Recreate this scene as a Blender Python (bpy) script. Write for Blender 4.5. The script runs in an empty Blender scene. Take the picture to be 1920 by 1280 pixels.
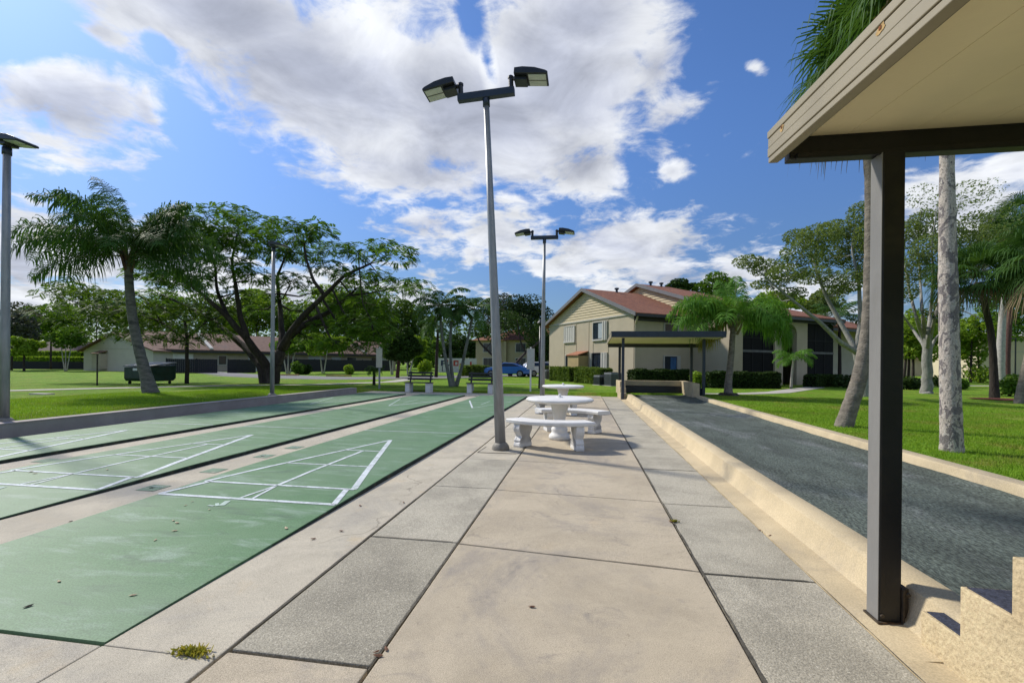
import bpy, bmesh, math, random
import numpy as np
from mathutils import Vector, Matrix
R_ = math.radians
random.seed(7); rng = np.random.default_rng(7)
C = bpy.context.scene
COL = C.collection
# ------------------------------------------------------------------ camera, world, sun, exposure
PSI, ROLL, FPX, SHY, CAMH = 0.1556, -0.010, 853.33, 42.2, 1.295
cam = bpy.data.cameras.new('camera'); camo = bpy.data.objects.new('camera', cam); COL.objects.link(camo)
cam.sensor_width = 36; cam.lens = FPX/1920*36; cam.shift_y = SHY/1920; cam.clip_end = 6000; cam.clip_start = 0.05
camo.matrix_world = Matrix.Translation((0, 0, CAMH)) @ Matrix.Rotation(PSI, 4, 'Z') @ Matrix.Rotation(math.pi/2, 4, 'X') @ Matrix.Rotation(-ROLL, 4, 'Z')
C.camera = camo
C.view_settings.view_transform = 'Standard'; C.view_settings.look = 'None'; C.view_settings.gamma = 1
C.view_settings.exposure = 0.60
SUN_AZ, SUN_EL = R_(-66), R_(41)           # azimuth from +Y, negative towards -X
sd = Vector((math.sin(SUN_AZ)*math.cos(SUN_EL), math.cos(SUN_AZ)*math.cos(SUN_EL), math.sin(SUN_EL)))
sl = bpy.data.lights.new('sun', 'SUN'); sl.energy = 3.0; sl.angle = R_(4.5); sl.color = (1, .94, .83)
so = bpy.data.objects.new('sun', sl); COL.objects.link(so)
so.rotation_euler = sd.to_track_quat('Z', 'Y').to_euler()

cr, sr = math.cos(ROLL), math.sin(ROLL)
RIGHT = np.array([math.cos(PSI), math.sin(PSI), 0]); FWD = np.array([-math.sin(PSI), math.cos(PSI), 0])
def ray(u, v):                               # direction through a point of the survey photograph, unit depth
    a = u-960; b = v-640-SHY
    x = (cr*a+sr*b)/FPX; y = (-sr*a+cr*b)/FPX
    return RIGHT*x+FWD-np.array([0, 0, y])
def at(u, v, d):
    p = ray(u, v)*d; return np.array([p[0], p[1], p[2]+CAMH])
def gr(u, v, z):
    r = ray(u, v); t = (z-CAMH)/r[2]; return np.array([r[0]*t, r[1]*t, z])
def sm(x): x = min(1, max(0, x)); return x*x*(3-2*x)
def hl(X, Y):                                # lawn height
    h = .07
    if Y < 18.9 and X < -9.0: h += .15*(1-sm((-9.4-X)/14))
    elif X > 4 and Y < 19.5: h += .10*(1-sm((X-4.3)/9))
    else:
        h += .15*(1-sm((Y-18)/5))*sm((-9.4-X)/3)*(1-sm((-9.4-X)/14)) + .1*(1-sm((Y-18)/5))*sm((X-3.6)/.7)*(1-sm((X-4.3)/9))
        h -= .05*(1-sm((Y-19)/8))*(1 if -9 < X < 4 else 0)
    return h
def G(u, v):                                 # where the sight line meets the lawn
    z = .07
    for _ in range(8):
        p = gr(u, v, z); z = hl(p[0], p[1])
    return p
def dep(p): return float(np.dot(p[:2], FWD[:2]))

def N(nt, t, **kw):
    n = nt.nodes.new(t)
    for k, v in kw.items():
        if k.startswith('i_'):
            key = k[2:]; key = int(key) if key.isdigit() else key
            n.inputs[key].default_value = v
        else: setattr(n, k, v)
    return n
def L(nt, a, ai, b, bi): nt.links.new(a.outputs[ai], b.inputs[bi])
def M_(nt, op, a, b=None, c=None, clamp=False):
    n = nt.nodes.new('ShaderNodeMath'); n.operation = op; n.use_clamp = clamp
    for i, x in enumerate((a, b, c)):
        if x is None: continue
        if isinstance(x, (int, float)): n.inputs[i].default_value = x
        else: nt.links.new(x, n.inputs[i])
    return n.outputs[0]
def V_(nt, op, a, b=None):
    n = nt.nodes.new('ShaderNodeVectorMath'); n.operation = op
    for i, x in enumerate((a, b)):
        if x is None: continue
        if isinstance(x, (tuple, list, np.ndarray)): n.inputs[i].default_value = tuple(x)
        else: nt.links.new(x, n.inputs[i])
    return n.outputs['Value'] if op in ('DOT_PRODUCT', 'LENGTH') else n.outputs[0]
def mixc(nt, f, a, b, blend='MIX'):
    n = nt.nodes.new('ShaderNodeMix'); n.data_type = 'RGBA'; n.blend_type = blend
    for k, x in ((0, f), (6, a), (7, b)):
        if isinstance(x, (int, float)): n.inputs[k].default_value = x
        elif isinstance(x, (tuple, list)): n.inputs[k].default_value = (*x, 1) if len(x) == 3 else x
        else: nt.links.new(x, n.inputs[k])
    return n.outputs[2]
def rampf(nt, x, lo, hi):                     # smooth 0..1 between lo and hi
    n = nt.nodes.new('ShaderNodeMapRange'); n.interpolation_type = 'SMOOTHSTEP'
    n.inputs[1].default_value = lo; n.inputs[2].default_value = hi
    nt.links.new(x, n.inputs[0]); return n.outputs[0]
def noise(nt, vec, scale, detail=4, rough=.55, dist=0.0):
    n = nt.nodes.new('ShaderNodeTexNoise'); n.inputs['Scale'].default_value = scale; n.inputs['Detail'].default_value = detail
    n.inputs['Roughness'].default_value = rough; n.inputs['Distortion'].default_value = dist
    if vec is not None: nt.links.new(vec, n.inputs['Vector'])
    return n.outputs['Fac']

# ------------------------------------------------------------------ sky with clouds (by direction)
W = bpy.data.worlds.new('World'); C.world = W; W.use_nodes = True
nt = W.node_tree; nt.nodes.clear()
tc = N(nt, 'ShaderNodeTexCoord'); dirv = V_(nt, 'NORMALIZE', tc.outputs['Generated'])
sky = N(nt, 'ShaderNodeTexSky', sky_type='NISHITA'); sky.sun_disc = False
sky.sun_elevation = SUN_EL; sky.sun_rotation = SUN_AZ; sky.air_density = 1.0; sky.dust_density = .6; sky.ozone_density = 3.0
SKY_STR = 0.11
sepz = N(nt, 'ShaderNodeSeparateXYZ'); nt.links.new(dirv, sepz.inputs[0])
grad = rampf(nt, sepz.outputs[2], -.05, .5)
skyc = mixc(nt, 1.0, sky.outputs[0], mixc(nt, grad, (.34, .38, .44), (.50, .67, .92)), 'MULTIPLY')
# cloud plane coordinates
sep = N(nt, 'ShaderNodeSeparateXYZ'); nt.links.new(dirv, sep.inputs[0])
zc = M_(nt, 'ADD', M_(nt, 'MAXIMUM', sep.outputs[2], 0.0), .16)
comb = N(nt, 'ShaderNodeCombineXYZ'); nt.links.new(M_(nt, 'DIVIDE', sep.outputs[0], zc), comb.inputs[0]); nt.links.new(M_(nt, 'DIVIDE', sep.outputs[1], zc), comb.inputs[1])
pl = comb.outputs[0]
warp = noise(nt, pl, 2.2, 3, .5)
n_big = noise(nt, pl, 2.6, 9, .58, .35)
n_fine = noise(nt, pl, 9.0, 8, .62, .5)
def blob(u, v, ru, rv, ang=0, wt=None):
    d0 = ray(u, v); d0 = d0/np.linalg.norm(d0); k = 1/np.linalg.norm(ray(u, v))
    a = R_(ang); e = ray(u+math.cos(a)*10, v+math.sin(a)*10); e = e/np.linalg.norm(e)-d0; e1n = np.linalg.norm(e)/10
    f = ray(u-math.sin(a)*10, v+math.cos(a)*10); f = f/np.linalg.norm(f)-d0; f1n = np.linalg.norm(f)/10
    e = e/np.linalg.norm(e); f = f-e*np.dot(f, e); f = f/np.linalg.norm(f)
    dd = V_(nt, 'SUBTRACT', dirv, tuple(d0))
    x = V_(nt, 'DOT_PRODUCT', dd, tuple(e/(ru*e1n))); y = V_(nt, 'DOT_PRODUCT', dd, tuple(f/(rv*f1n)))
    r2 = M_(nt, 'ADD', M_(nt, 'MULTIPLY', x, x), M_(nt, 'MULTIPLY', y, y))
    if wt: return M_(nt, 'SUBTRACT', wt, M_(nt, 'POWER', r2, .5))
    return M_(nt, 'MULTIPLY', M_(nt, 'SUBTRACT', 1.0, M_(nt, 'POWER', r2, .5)), min(1.0, max(.55, min(ru, rv)/110)))      # 1 centre, 0 edge, negative outside
dens = None
for b in [(400, 40, 330, 100, 12), (620, 170, 360, 150, 22), (880, 220, 340, 175, 8), (1040, 150, 190, 230, 0), (1090, 310, 100, 70, 0),
          (760, 320, 230, 75, 10), (1080, 40, 150, 130, 0), (120, 205, 190, 90, 12), (60, 190, 120, 70, 0), (190, 205, 110, 70, 0), (265, 215, 60, 60, 0), (170, 75, 80, 30, 15), (1245, 205, 125, 72, -25, .5), (1220, 120, 60, 90, 0),
          (1255, 315, 70, 48, 10, .45), (1405, 120, 42, 28, 20, .25), (805, 425, 85, 45, 0), (930, 445, 85, 60, 0), (890, 475, 34, 18, 0), (1160, 455, 200, 72, 5), (1250, 510, 190, 45, 5),
          (1060, 500, 110, 22, 0), (40, 490, 110, 100, 0), (270, 500, 260, 75, 0), (600, 560, 260, 50, 0), (770, 560, 60, 24, 0), (1790, 370, 150, 60, -8), (1900, 300, 70, 34, -15), (1370, 500, 100, 34, 0), (1490, 560, 140, 40, 0), (60, 590, 160, 50, 0)]:
    o = blob(*b); dens = o if dens is None else M_(nt, 'MAXIMUM', dens, o)
hole = None
for b in [(872, 40, 26, 80, -12), (905, 130, 16, 70, -14), (330, 225, 40, 60, -35), (290, 105, 24, 40, -20), (40, 70, 130, 80, 0)]:
    o = blob(*b); hole = o if hole is None else M_(nt, 'MAXIMUM', hole, o)
# open, scattered cloud for the part of the sky behind the viewer
back = V_(nt, 'DOT_PRODUCT', dirv, tuple(FWD))
gen = M_(nt, 'MULTIPLY', M_(nt, 'SUBTRACT', noise(nt, pl, 1.1, 4, .5), .52), 4.0)
gen = M_(nt, 'SUBTRACT', gen, M_(nt, 'MULTIPLY', rampf(nt, back, -.1, .35), 4.0))
dens = M_(nt, 'MAXIMUM', dens, gen)
dens = M_(nt, 'MAXIMUM', dens, -0.75)
hole = M_(nt, 'MAXIMUM', hole, -0.15)
dens = M_(nt, 'SUBTRACT', dens, M_(nt, 'MULTIPLY', M_(nt, 'ADD', hole, .15), .95))
detail = M_(nt, 'ADD', M_(nt, 'MULTIPLY', M_(nt, 'SUBTRACT', n_big, .5), 2.3), M_(nt, 'MULTIPLY', M_(nt, 'SUBTRACT', n_fine, .5), 1.25))
tot = M_(nt, 'ADD', dens, detail)
cov = rampf(nt, tot, -.18, .36)
thick = rampf(nt, M_(nt, 'ADD', M_(nt, 'MULTIPLY', dens, .9), M_(nt, 'MULTIPLY', M_(nt, 'SUBTRACT', n_big, .5), -1.6)), 0.0, .8)
n_sh = noise(nt, pl, 3.4, 8, .6, .6)
bright = M_(nt, 'SUBTRACT', M_(nt, 'ADD', .95, M_(nt, 'MULTIPLY', M_(nt, 'SUBTRACT', n_sh, .5), .95)), M_(nt, 'MULTIPLY', thick, .31))
cloudc = mixc(nt, thick, (.93, .955, 1.0), (.79, .84, 1.0))
cl = N(nt, 'ShaderNodeVectorMath', operation='SCALE'); nt.links.new(cloudc, cl.inputs[0]); nt.links.new(M_(nt, 'MULTIPLY', M_(nt, 'MAXIMUM', bright, .3), .65/SKY_STR), cl.inputs['Scale'])
final = mixc(nt, M_(nt, 'MULTIPLY', cov, .96), skyc, cl.outputs[0])
bg = N(nt, 'ShaderNodeBackground'); bg.inputs['Strength'].default_value = SKY_STR; nt.links.new(final, bg.inputs[0])
wo = N(nt, 'ShaderNodeOutputWorld'); nt.links.new(bg.outputs[0], wo.inputs[0])

# ------------------------------------------------------------------ materials
MATS = {}
def mat(name, col, rough=.7, var=.25, scale=3.0, bump=0.0, bscale=40.0, col2=None, spec=.4, metal=0.0, stretch=(1, 1, 1), fine=0.0, lo=.35, hi=.65, stain=None, stscale=.7, bdist=.01):
    if name in MATS: return MATS[name]
    m = bpy.data.materials.new(name); m.use_nodes = True; t = m.node_tree; b = t.nodes['Principled BSDF']
    co = N(t, 'ShaderNodeTexCoord'); mp = N(t, 'ShaderNodeMapping'); mp.inputs['Scale'].default_value = stretch
    L(t, co, 'Object', mp, 'Vector'); v = mp.outputs[0]
    c2 = col2 if col2 else tuple(x*(1-var) for x in col)
    c = mixc(t, rampf(t, noise(t, v, scale, 6, .6), lo, hi), col, c2)
    if stain:
        c = mixc(t, M_(t, 'MULTIPLY', rampf(t, noise(t, v, stscale, 7, .65, .4), .5, .72), .8), c, stain)
    if fine:
        c = mixc(t, fine, c, mixc(t, rampf(t, noise(t, v, bscale*1.7, 2, .5), .3, .7), (0, 0, 0), (1, 1, 1)), 'OVERLAY')
    t.links.new(c, b.inputs['Base Color'])
    b.inputs['Roughness'].default_value = rough; b.inputs['Metallic'].default_value = metal; b.inputs['Specular IOR Level'].default_value = spec
    if bump:
        bn = N(t, 'ShaderNodeBump'); bn.inputs['Strength'].default_value = bump; bn.inputs['Distance'].default_value = bdist
        t.links.new(noise(t, v, bscale, 5, .6), bn.inputs['Height']); L(t, bn, 0, b, 'Normal')
    MATS[name] = m; return m
def leafmat(name, col, col2, tr=.35, rough=.5, patch=None):
    if name in MATS: return MATS[name]
    m = bpy.data.materials.new(name); m.use_nodes = True; t = m.node_tree; b = t.nodes['Principled BSDF']; out = t.nodes['Material Output']
    g = N(t, 'ShaderNodeNewGeometry'); co = N(t, 'ShaderNodeTexCoord')
    c = mixc(t, g.outputs['Random Per Island'], col, col2)
    nz = rampf(t, noise(t, co.outputs['Object'], .9, 4, .6), .3, .7)
    c = mixc(t, M_(t, 'MULTIPLY', nz, .5), c, patch if patch else tuple(x*.6 for x in col))
    t.links.new(c, b.inputs['Base Color']); b.inputs['Roughness'].default_value = max(rough, .6); b.inputs['Specular IOR Level'].default_value = .12
    tb = N(t, 'ShaderNodeBsdfTranslucent'); t.links.new(mixc(t, 1.0, c, (1.25, 1.2, .6), 'MULTIPLY'), tb.inputs[0])
    mx = N(t, 'ShaderNodeMixShader'); mx.inputs[0].default_value = tr
    L(t, b, 0, mx, 1); L(t, tb, 0, mx, 2); L(t, mx, 0, out, 0)
    MATS[name] = m; return m
def glassmat(name, col=(.02, .03, .045), rough=.08):
    m = mat(name, col, rough, .3, 1.5, spec=.6); return m

# ------------------------------------------------------------------ mesh helpers
class MB:
    def __init__(s): s.v = []; s.f = []
    def add(s, vs, fs):
        o = len(s.v); s.v += [tuple(map(float, p)) for p in vs]; s.f += [tuple(i+o for i in f) for f in fs]; return s
    def box(s, x0, x1, y0, y1, z0, z1, M=None):
        vs = [(x, y, z) for z in (z0, z1) for y in (y0, y1) for x in (x0, x1)]
        if M is not None: vs = [tuple(M @ Vector(p)) for p in vs]
        return s.add(vs, [(0, 2, 3, 1), (4, 5, 7, 6), (0, 1, 5, 4), (2, 6, 7, 3), (0, 4, 6, 2), (1, 3, 7, 5)])
    def tube(s, pts, rad, n=8, cap=True):
        pts = [np.array(p, float) for p in pts]; k = len(pts)
        if not hasattr(rad, '__len__'): rad = [rad]*k
        up = np.array([.31, .17, .93]); vs = []
        for i in range(k):
            t = pts[min(i+1, k-1)]-pts[max(i-1, 0)]; t = t/(np.linalg.norm(t)+1e-9)
            a = np.cross(t, up); 
            if np.linalg.norm(a) < .15: a = np.cross(t, np.array([1., .2, 0]))
            a /= np.linalg.norm(a); b = np.cross(t, a)
            for j in range(n):
                th = 2*math.pi*j/n; vs.append(pts[i]+rad[i]*(math.cos(th)*a+math.sin(th)*b))
        fs = [(i*n+j, i*n+(j+1) % n, (i+1)*n+(j+1) % n, (i+1)*n+j) for i in range(k-1) for j in range(n)]
        if cap: fs += [tuple(range(n-1, -1, -1)), tuple((k-1)*n+j for j in range(n))]
        return s.add(vs, fs)
    def lathe(s, prof, n=24, c=(0, 0, 0)):
        vs = [(c[0]+r*math.cos(2*math.pi*j/n), c[1]+r*math.sin(2*math.pi*j/n), c[2]+z) for r, z in prof for j in range(n)]
        k = len(prof)
        fs = [(i*n+j, i*n+(j+1) % n, (i+1)*n+(j+1) % n, (i+1)*n+j) for i in range(k-1) for j in range(n)]
        fs += [tuple(range(n-1, -1, -1)), tuple((k-1)*n+j for j in range(n))]
        return s.add(vs, fs)
    def prism(s, poly, o, ax, ay, w):           # polygon in the (ax, ay) plane at o, pushed along w
        o, ax, ay, w = (np.array(q, float) for q in (o, ax, ay, w)); n = len(poly)
        a = [o+ax*p[0]+ay*p[1] for p in poly]; b = [q+w for q in a]
        return s.add(a+b, [tuple(range(n-1, -1, -1)), tuple(range(n, 2*n))]+[(i, (i+1) % n, n+(i+1) % n, n+i) for i in range(n)])
    def poly(s, pts): return s.add(pts, [tuple(range(len(pts)))])
    def build(s, name, m, parent=None, smooth=False, bevel=0, loc=None):
        me = bpy.data.meshes.new(name); me.from_pydata(s.v, [], s.f)
        bm = bmesh.new(); bm.from_mesh(me); bmesh.ops.recalc_face_normals(bm, faces=bm.faces); bm.to_mesh(me); bm.free()
        me.materials.append(m)
        if smooth: me.polygons.foreach_set('use_smooth', [True]*len(me.polygons))
        o = bpy.data.objects.new(name, me); COL.objects.link(o)
        if parent is not None: o.parent = parent
        if loc is not None: o.location = loc
        if bevel:
            bv = o.modifiers.new('bevel', 'BEVEL'); bv.width = bevel; bv.segments = 2; bv.limit_method = 'ANGLE'; bv.angle_limit = R_(40)
        return o
def rawmesh(name, V, n, m, parent=None, smooth=False):    # V: (k*n,3) polygons of n vertices each
    V = np.ascontiguousarray(V.reshape(-1, 3), dtype=np.float32); k = len(V)//n
    me = bpy.data.meshes.new(name); me.vertices.add(len(V)); me.vertices.foreach_set('co', V.ravel())
    me.loops.add(k*n); me.loops.foreach_set('vertex_index', np.arange(k*n, dtype=np.int32))
    me.polygons.add(k); me.polygons.foreach_set('loop_start', np.arange(k, dtype=np.int32)*n)
    try: me.polygons.foreach_set('loop_total', np.full(k, n, dtype=np.int32))
    except Exception: pass
    me.update(calc_edges=True); me.materials.append(m)
    o = bpy.data.objects.new(name, me); COL.objects.link(o)
    if parent is not None: o.parent = parent
    return o
def tag(o, label=None, cat=None, group=None, kind=None):
    for k, v in (('label', label), ('category', cat), ('group', group), ('kind', kind)):
        if v: o[k] = v
    return o
def thing(name, label, cat, loc=(0, 0, 0), rz=0, group=None):
    o = bpy.data.objects.new(name, None); COL.objects.link(o); o.location = tuple(map(float, loc)); o.rotation_euler = (0, 0, rz)
    o.empty_display_size = .1
    return tag(o, label, cat, group)
def struct(o): o['kind'] = 'structure'; return o
def unit(v): return v/(np.linalg.norm(v, axis=-1, keepdims=True)+1e-9)
def leaves(centers, ln, wd, up=.0, flat=.5, droop=0.0, dirs=None):   # diamond leaves
    n = len(centers); a = rng.normal(size=(n, 3)) if dirs is None else dirs+rng.normal(size=(n, 3))*.35
    a[:, 2] = a[:, 2]*flat-droop; a = unit(a); nr = rng.normal(size=(n, 3)); nr[:, 2] += up*2; b = unit(np.cross(a, nr))
    l = ln*rng.uniform(.65, 1.3, (n, 1)); w = wd*rng.uniform(.7, 1.3, (n, 1))
    return np.stack([centers-a*l*.5, centers+b*w*.5+a*l*.05, centers+a*l*.5, centers-b*w*.5+a*l*.05], 1)
def ellip(n, c, r, shell=.5):
    d = unit(rng.normal(size=(n, 3))); q = rng.uniform(0, 1, (n, 1))**(1/3.)
    q = np.where(rng.uniform(size=(n, 1)) < shell, .75+.25*q, q)
    return np.array(c)+d*q*np.array(r)

# colours / materials
def concmat(name, base, grey, tan, sc=1.0, k=.75, crack=.5):
    m = bpy.data.materials.new(name); m.use_nodes = True; t = m.node_tree; b = t.nodes['Principled BSDF']
    v = N(t, 'ShaderNodeTexCoord').outputs['Object']
    c = mixc(t, rampf(t, noise(t, v, 1.1*sc, 7, .68, .4), .36, .66), base, tuple(x*.80 for x in base))
    c = mixc(t, M_(t, 'MULTIPLY', rampf(t, noise(t, v, .7*sc, 8, .72, .6), .48, .66), k), c, grey)
    c = mixc(t, M_(t, 'MULTIPLY', rampf(t, noise(t, v, 3.4*sc, 6, .7, .8), .56, .72), k*.8), c, tuple(x*.85 for x in grey))
    c = mixc(t, M_(t, 'MULTIPLY', rampf(t, noise(t, v, 2.1*sc, 5, .6, .5), .58, .75), .5), c, tan)
    c = mixc(t, M_(t, 'MULTIPLY', M_(t, 'GREATER_THAN', noise(t, v, 38, 2, .6), .69), .45), c, tuple(x*.45 for x in base))
    c = mixc(t, .42, c, mixc(t, rampf(t, noise(t, v, 310, 3, .7), .28, .72), (0, 0, 0), (1, 1, 1)), 'OVERLAY')
    vo = N(t, 'ShaderNodeTexVoronoi'); vo.feature = 'DISTANCE_TO_EDGE'; vo.inputs['Scale'].default_value = .42
    w = N(t, 'ShaderNodeTexNoise'); w.inputs['Scale'].default_value = 3.5; w.inputs['Detail'].default_value = 6; t.links.new(v, w.inputs['Vector'])
    sh = N(t, 'ShaderNodeVectorMath', operation='SCALE'); L(t, w, 'Color', sh, 0); sh.inputs['Scale'].default_value = .35
    t.links.new(V_(t, 'ADD', v, sh.outputs[0]), vo.inputs['Vector'])
    ck = M_(t, 'MULTIPLY', M_(t, 'MULTIPLY', M_(t, 'SUBTRACT', 1.0, rampf(t, vo.outputs['Distance'], .0, .004)), rampf(t, noise(t, v, .8, 3, .5), .5, .62)), crack)
    c = mixc(t, ck, c, (.08, .07, .055))
    t.links.new(c, b.inputs['Base Color']); b.inputs['Roughness'].default_value = .88; b.inputs['Specular IOR Level'].default_value = .25
    bn = N(t, 'ShaderNodeBump'); bn.inputs['Strength'].default_value = .35; bn.inputs['Distance'].default_value = .002
    t.links.new(noise(t, v, 240, 4, .7), bn.inputs['Height']); L(t, bn, 0, b, 'Normal'); return m
m_conc = concmat('beige_concrete', (.475, .405, .30), (.26, .235, .21), (.50, .40, .27))
m_conc2 = concmat('pale_concrete', (.50, .45, .355), (.34, .315, .27), (.50, .39, .24), 1.3, .6)
m_curb = mat('cream_painted_concrete', (.54, .44, .28), .8, .16, 2.2, .3, 70, fine=.12, stain=(.36, .30, .21), stscale=2.3, bdist=.005)
m_stucco = mat('cream_stucco', (.57, .46, .28), .85, .14, 3, 1.0, 38, fine=.12, stain=(.47, .36, .21), stscale=2, bdist=.012)
m_wallcap = mat('mauve_grey_render', (.37, .32, .30), .85, .18, 1.5, .3, 60, stain=(.28, .24, .22))
m_bocce = mat('grey_green_clay', (.088, .108, .092), .95, .35, 2.5, 1.0, 42, fine=.5, stain=(.19, .205, .205), stscale=1.3, bdist=.02, stretch=(1, .35, 1))
m_white = mat('white_painted_concrete', (.74, .73, .71), .6, .07, 6, .15, 60, stain=(.58, .565, .52), stscale=4)
m_line = mat('white_line_paint', (.60, .65, .68), .75, .2, 9, lo=.4, hi=.6, stain=(.22, .33, .26), stscale=11, fine=.2)
m_worn = mat('worn_line_paint', (.42, .53, .47), .8, .3, 9)
m_pole = mat('galvanised_grey_paint', (.30, .31, .33), .45, .22, 5, spec=.5, metal=.3, stretch=(3, 3, .6), stain=(.2, .2, .2))
m_rustbase = mat('weathered_base_metal', (.26, .24, .2), .6, .35, 12, .3, 30, stain=(.14, .11, .08), stscale=5)
m_black = mat('black_metal', (.014, .017, .022), .38, .3, 5, .1, 60, spec=.55)
m_post = mat('black_enamel', (.011, .011, .013), .38, .3, 4, .12, 50, spec=.35, stain=(.028, .025, .018), stscale=3)
m_navy = mat('dark_blue_black_metal', (.022, .034, .06), .4, .25, 4, spec=.5)
m_lens = mat('frosted_lens', (.55, .58, .55), .35, .1, 8, spec=.5)
m_soffit = mat('cream_soffit', (.86, .75, .48), .55, .10, 1.1, .1, 60, spec=.4, stain=(.78, .67, .42), stscale=.8)
m_fascia = mat('beige_fascia', (.29, .25, .172), .5, .12, 2, .05, 50, stain=(.29, .25, .18), stscale=1.5)
m_rust = mat('rust', (.30, .10, .03), .9, .5, 40)
m_tread = mat('slate_blue_tread', (.05, .056, .085), .9, .4, 30, .6, 60, fine=.3)
m_asphalt = mat('asphalt', (.19, .185, .19), .9, .15, 1.2, .3, 80, fine=.15)
m_walk = mat('sidewalk_concrete', (.46, .43, .38), .9, .12, 1.0)
m_wall = mat('beige_stucco_wall', (.46, .395, .29), .9, .08, 1.2, .35, 25, stain=(.43, .36, .25), stscale=.5)
m_wall2 = mat('cream_house_wall', (.52, .47, .39), .9, .08, 1.0, .2, 25)
m_trim = mat('pale_trim', (.48, .46, .42), .7, .08, 4)
m_bark = mat('dark_bark', (.05, .038, .032), .9, .5, 7, 1.0, 14, stretch=(2, 2, .5), stain=(.12, .10, .09), bdist=.03)
m_redbark = mat('reddish_bark', (.11, .055, .045), .9, .4, 9, .8, 14, stretch=(2, 2, .6))
m_grbark = mat('pale_grey_bark', (.30, .29, .265), .9, .35, 6, .7, 12, stretch=(1.5, 1.5, .7), stain=(.19, .2, .17), stscale=2.5, bdist=.03)
m_wtbark = mat('whitish_bark', (.42, .40, .36), .9, .25, 8)
l_poin = leafmat('feathery_leaf', (.085, .18, .024), (.135, .245, .03), .46, patch=(.04, .095, .016))
l_lite = leafmat('yellow_green_leaf', (0.195, 0.327, 0.027), (0.285, 0.383, 0.050), .4, patch=(0.090, 0.185, 0.020))
l_mid = leafmat('mid_green_leaf', (0.090, 0.185, 0.025), (0.150, 0.256, 0.037), .35)
l_dark = leafmat('dark_green_leaf', (0.033, 0.071, 0.016), (0.060, 0.114, 0.025), .25)
l_olive = leafmat('olive_leaf', (.135, .195, .065), (.20, .25, .085), .42, patch=(.09, .145, .045))
l_palm = leafmat('palm_leaf', (0.045, 0.106, 0.027), (0.083, 0.170, 0.037), .3)
l_palm2 = leafmat('bright_palm_leaf', (0.090, 0.227, 0.031), (0.180, 0.355, 0.050), .35, patch=(0.053, 0.142, 0.025))
l_yel = leafmat('yellowing_leaf', (.34, .27, .05), (.25, .26, .05), .35, patch=(.2, .2, .05))
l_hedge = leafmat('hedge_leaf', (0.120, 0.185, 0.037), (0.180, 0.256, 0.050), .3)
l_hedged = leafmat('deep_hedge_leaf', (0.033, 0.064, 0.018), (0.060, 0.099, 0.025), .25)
l_dead = leafmat('dry_leaf', (.20, .15, .09), (.26, .2, .12), .2)
l_grass = leafmat('grass_blade', (.175, .325, .024), (.25, .375, .04), .4, patch=(.135, .26, .02))

t = l_grass.node_tree; b_ = t.nodes['Principled BSDF']; co_ = N(t, 'ShaderNodeTexCoord'); old = b_.inputs['Base Color'].links[0].from_socket
dry = mixc(t, M_(t, 'MULTIPLY', rampf(t, noise(t, co_.outputs['Object'], .9, 6, .65, .3), .50, .68), .65), old, (.34, .26, .08)); t.links.new(dry, b_.inputs['Base Color'])
# ground materials with their own structure
def lawnmat():
    m = bpy.data.materials.new('mown_lawn'); m.use_nodes = True; t = m.node_tree; b = t.nodes['Principled BSDF']
    co = N(t, 'ShaderNodeTexCoord'); v = co.outputs['Object']
    c = mixc(t, rampf(t, noise(t, v, .55, 6, .6), .35, .68), (.15, .295, .018), (.22, .345, .03))
    c = mixc(t, rampf(t, noise(t, v, 7, 5, .7), .35, .7), c, mixc(t, 1.0, c, (.55, .6, .6), 'MULTIPLY'))
    c = mixc(t, M_(t, 'MULTIPLY', rampf(t, noise(t, v, .9, 6, .65, .3), .50, .68), .6), c, (.30, .235, .07))
    c = mixc(t, .35, c, mixc(t, rampf(t, noise(t, v, 60, 2, .6), .3, .7), (0, 0, 0), (1, 1, 1)), 'OVERLAY')
    t.links.new(c, b.inputs['Base Color']); b.inputs['Roughness'].default_value = .9; b.inputs['Specular IOR Level'].default_value = .1
    bn = N(t, 'ShaderNodeBump'); bn.inputs['Strength'].default_value = .9; bn.inputs['Distance'].default_value = .05
    t.links.new(noise(t, v, 45, 4, .7), bn.inputs['Height']); L(t, bn, 0, b, 'Normal'); return m
m_lawn = lawnmat()
def aggmat(name, base, stone, dens):
    m = bpy.data.materials.new(name); m.use_nodes = True; t = m.node_tree; b = t.nodes['Principled BSDF']
    co = N(t, 'ShaderNodeTexCoord'); v = co.outputs['Object']
    vo = N(t, 'ShaderNodeTexVoronoi'); vo.inputs['Scale'].default_value = 110; t.links.new(v, vo.inputs['Vector'])
    c = mixc(t, rampf(t, noise(t, v, 1.4, 7, .65, .3), .38, .66), base, tuple(x*.7 for x in base))
    pick = M_(t, 'GREATER_THAN', noise(t, v, 55, 1, .5), dens)
    sp = M_(t, 'MULTIPLY', M_(t, 'LESS_THAN', vo.outputs['Distance'], .42), pick)
    c = mixc(t, M_(t, 'MULTIPLY', sp, .6), c, stone)
    c = mixc(t, M_(t, 'MULTIPLY', rampf(t, noise(t, v, .8, 7, .7, .5), .52, .72), .55), c, tuple(x*.62 for x in base))
    c = mixc(t, .3, c, mixc(t, rampf(t, noise(t, v, 150, 2, .5), .3, .7), (0, 0, 0), (1, 1, 1)), 'OVERLAY')
    t.links.new(c, b.inputs['Base Color']); b.inputs['Roughness'].default_value = .85
    bn = N(t, 'ShaderNodeBump'); bn.inputs['Strength'].default_value = .4; bn.inputs['Distance'].default_value = .004
    t.links.new(vo.outputs['Distance'], bn.inputs['Height']); L(t, bn, 0, b, 'Normal'); return m
m_agg = aggmat('exposed_aggregate', (.335, .305, .235), (.48, .44, .355), .58)
m_agg2 = aggmat('pale_aggregate', (.41, .375, .295), (.54, .50, .41), .62)
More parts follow.
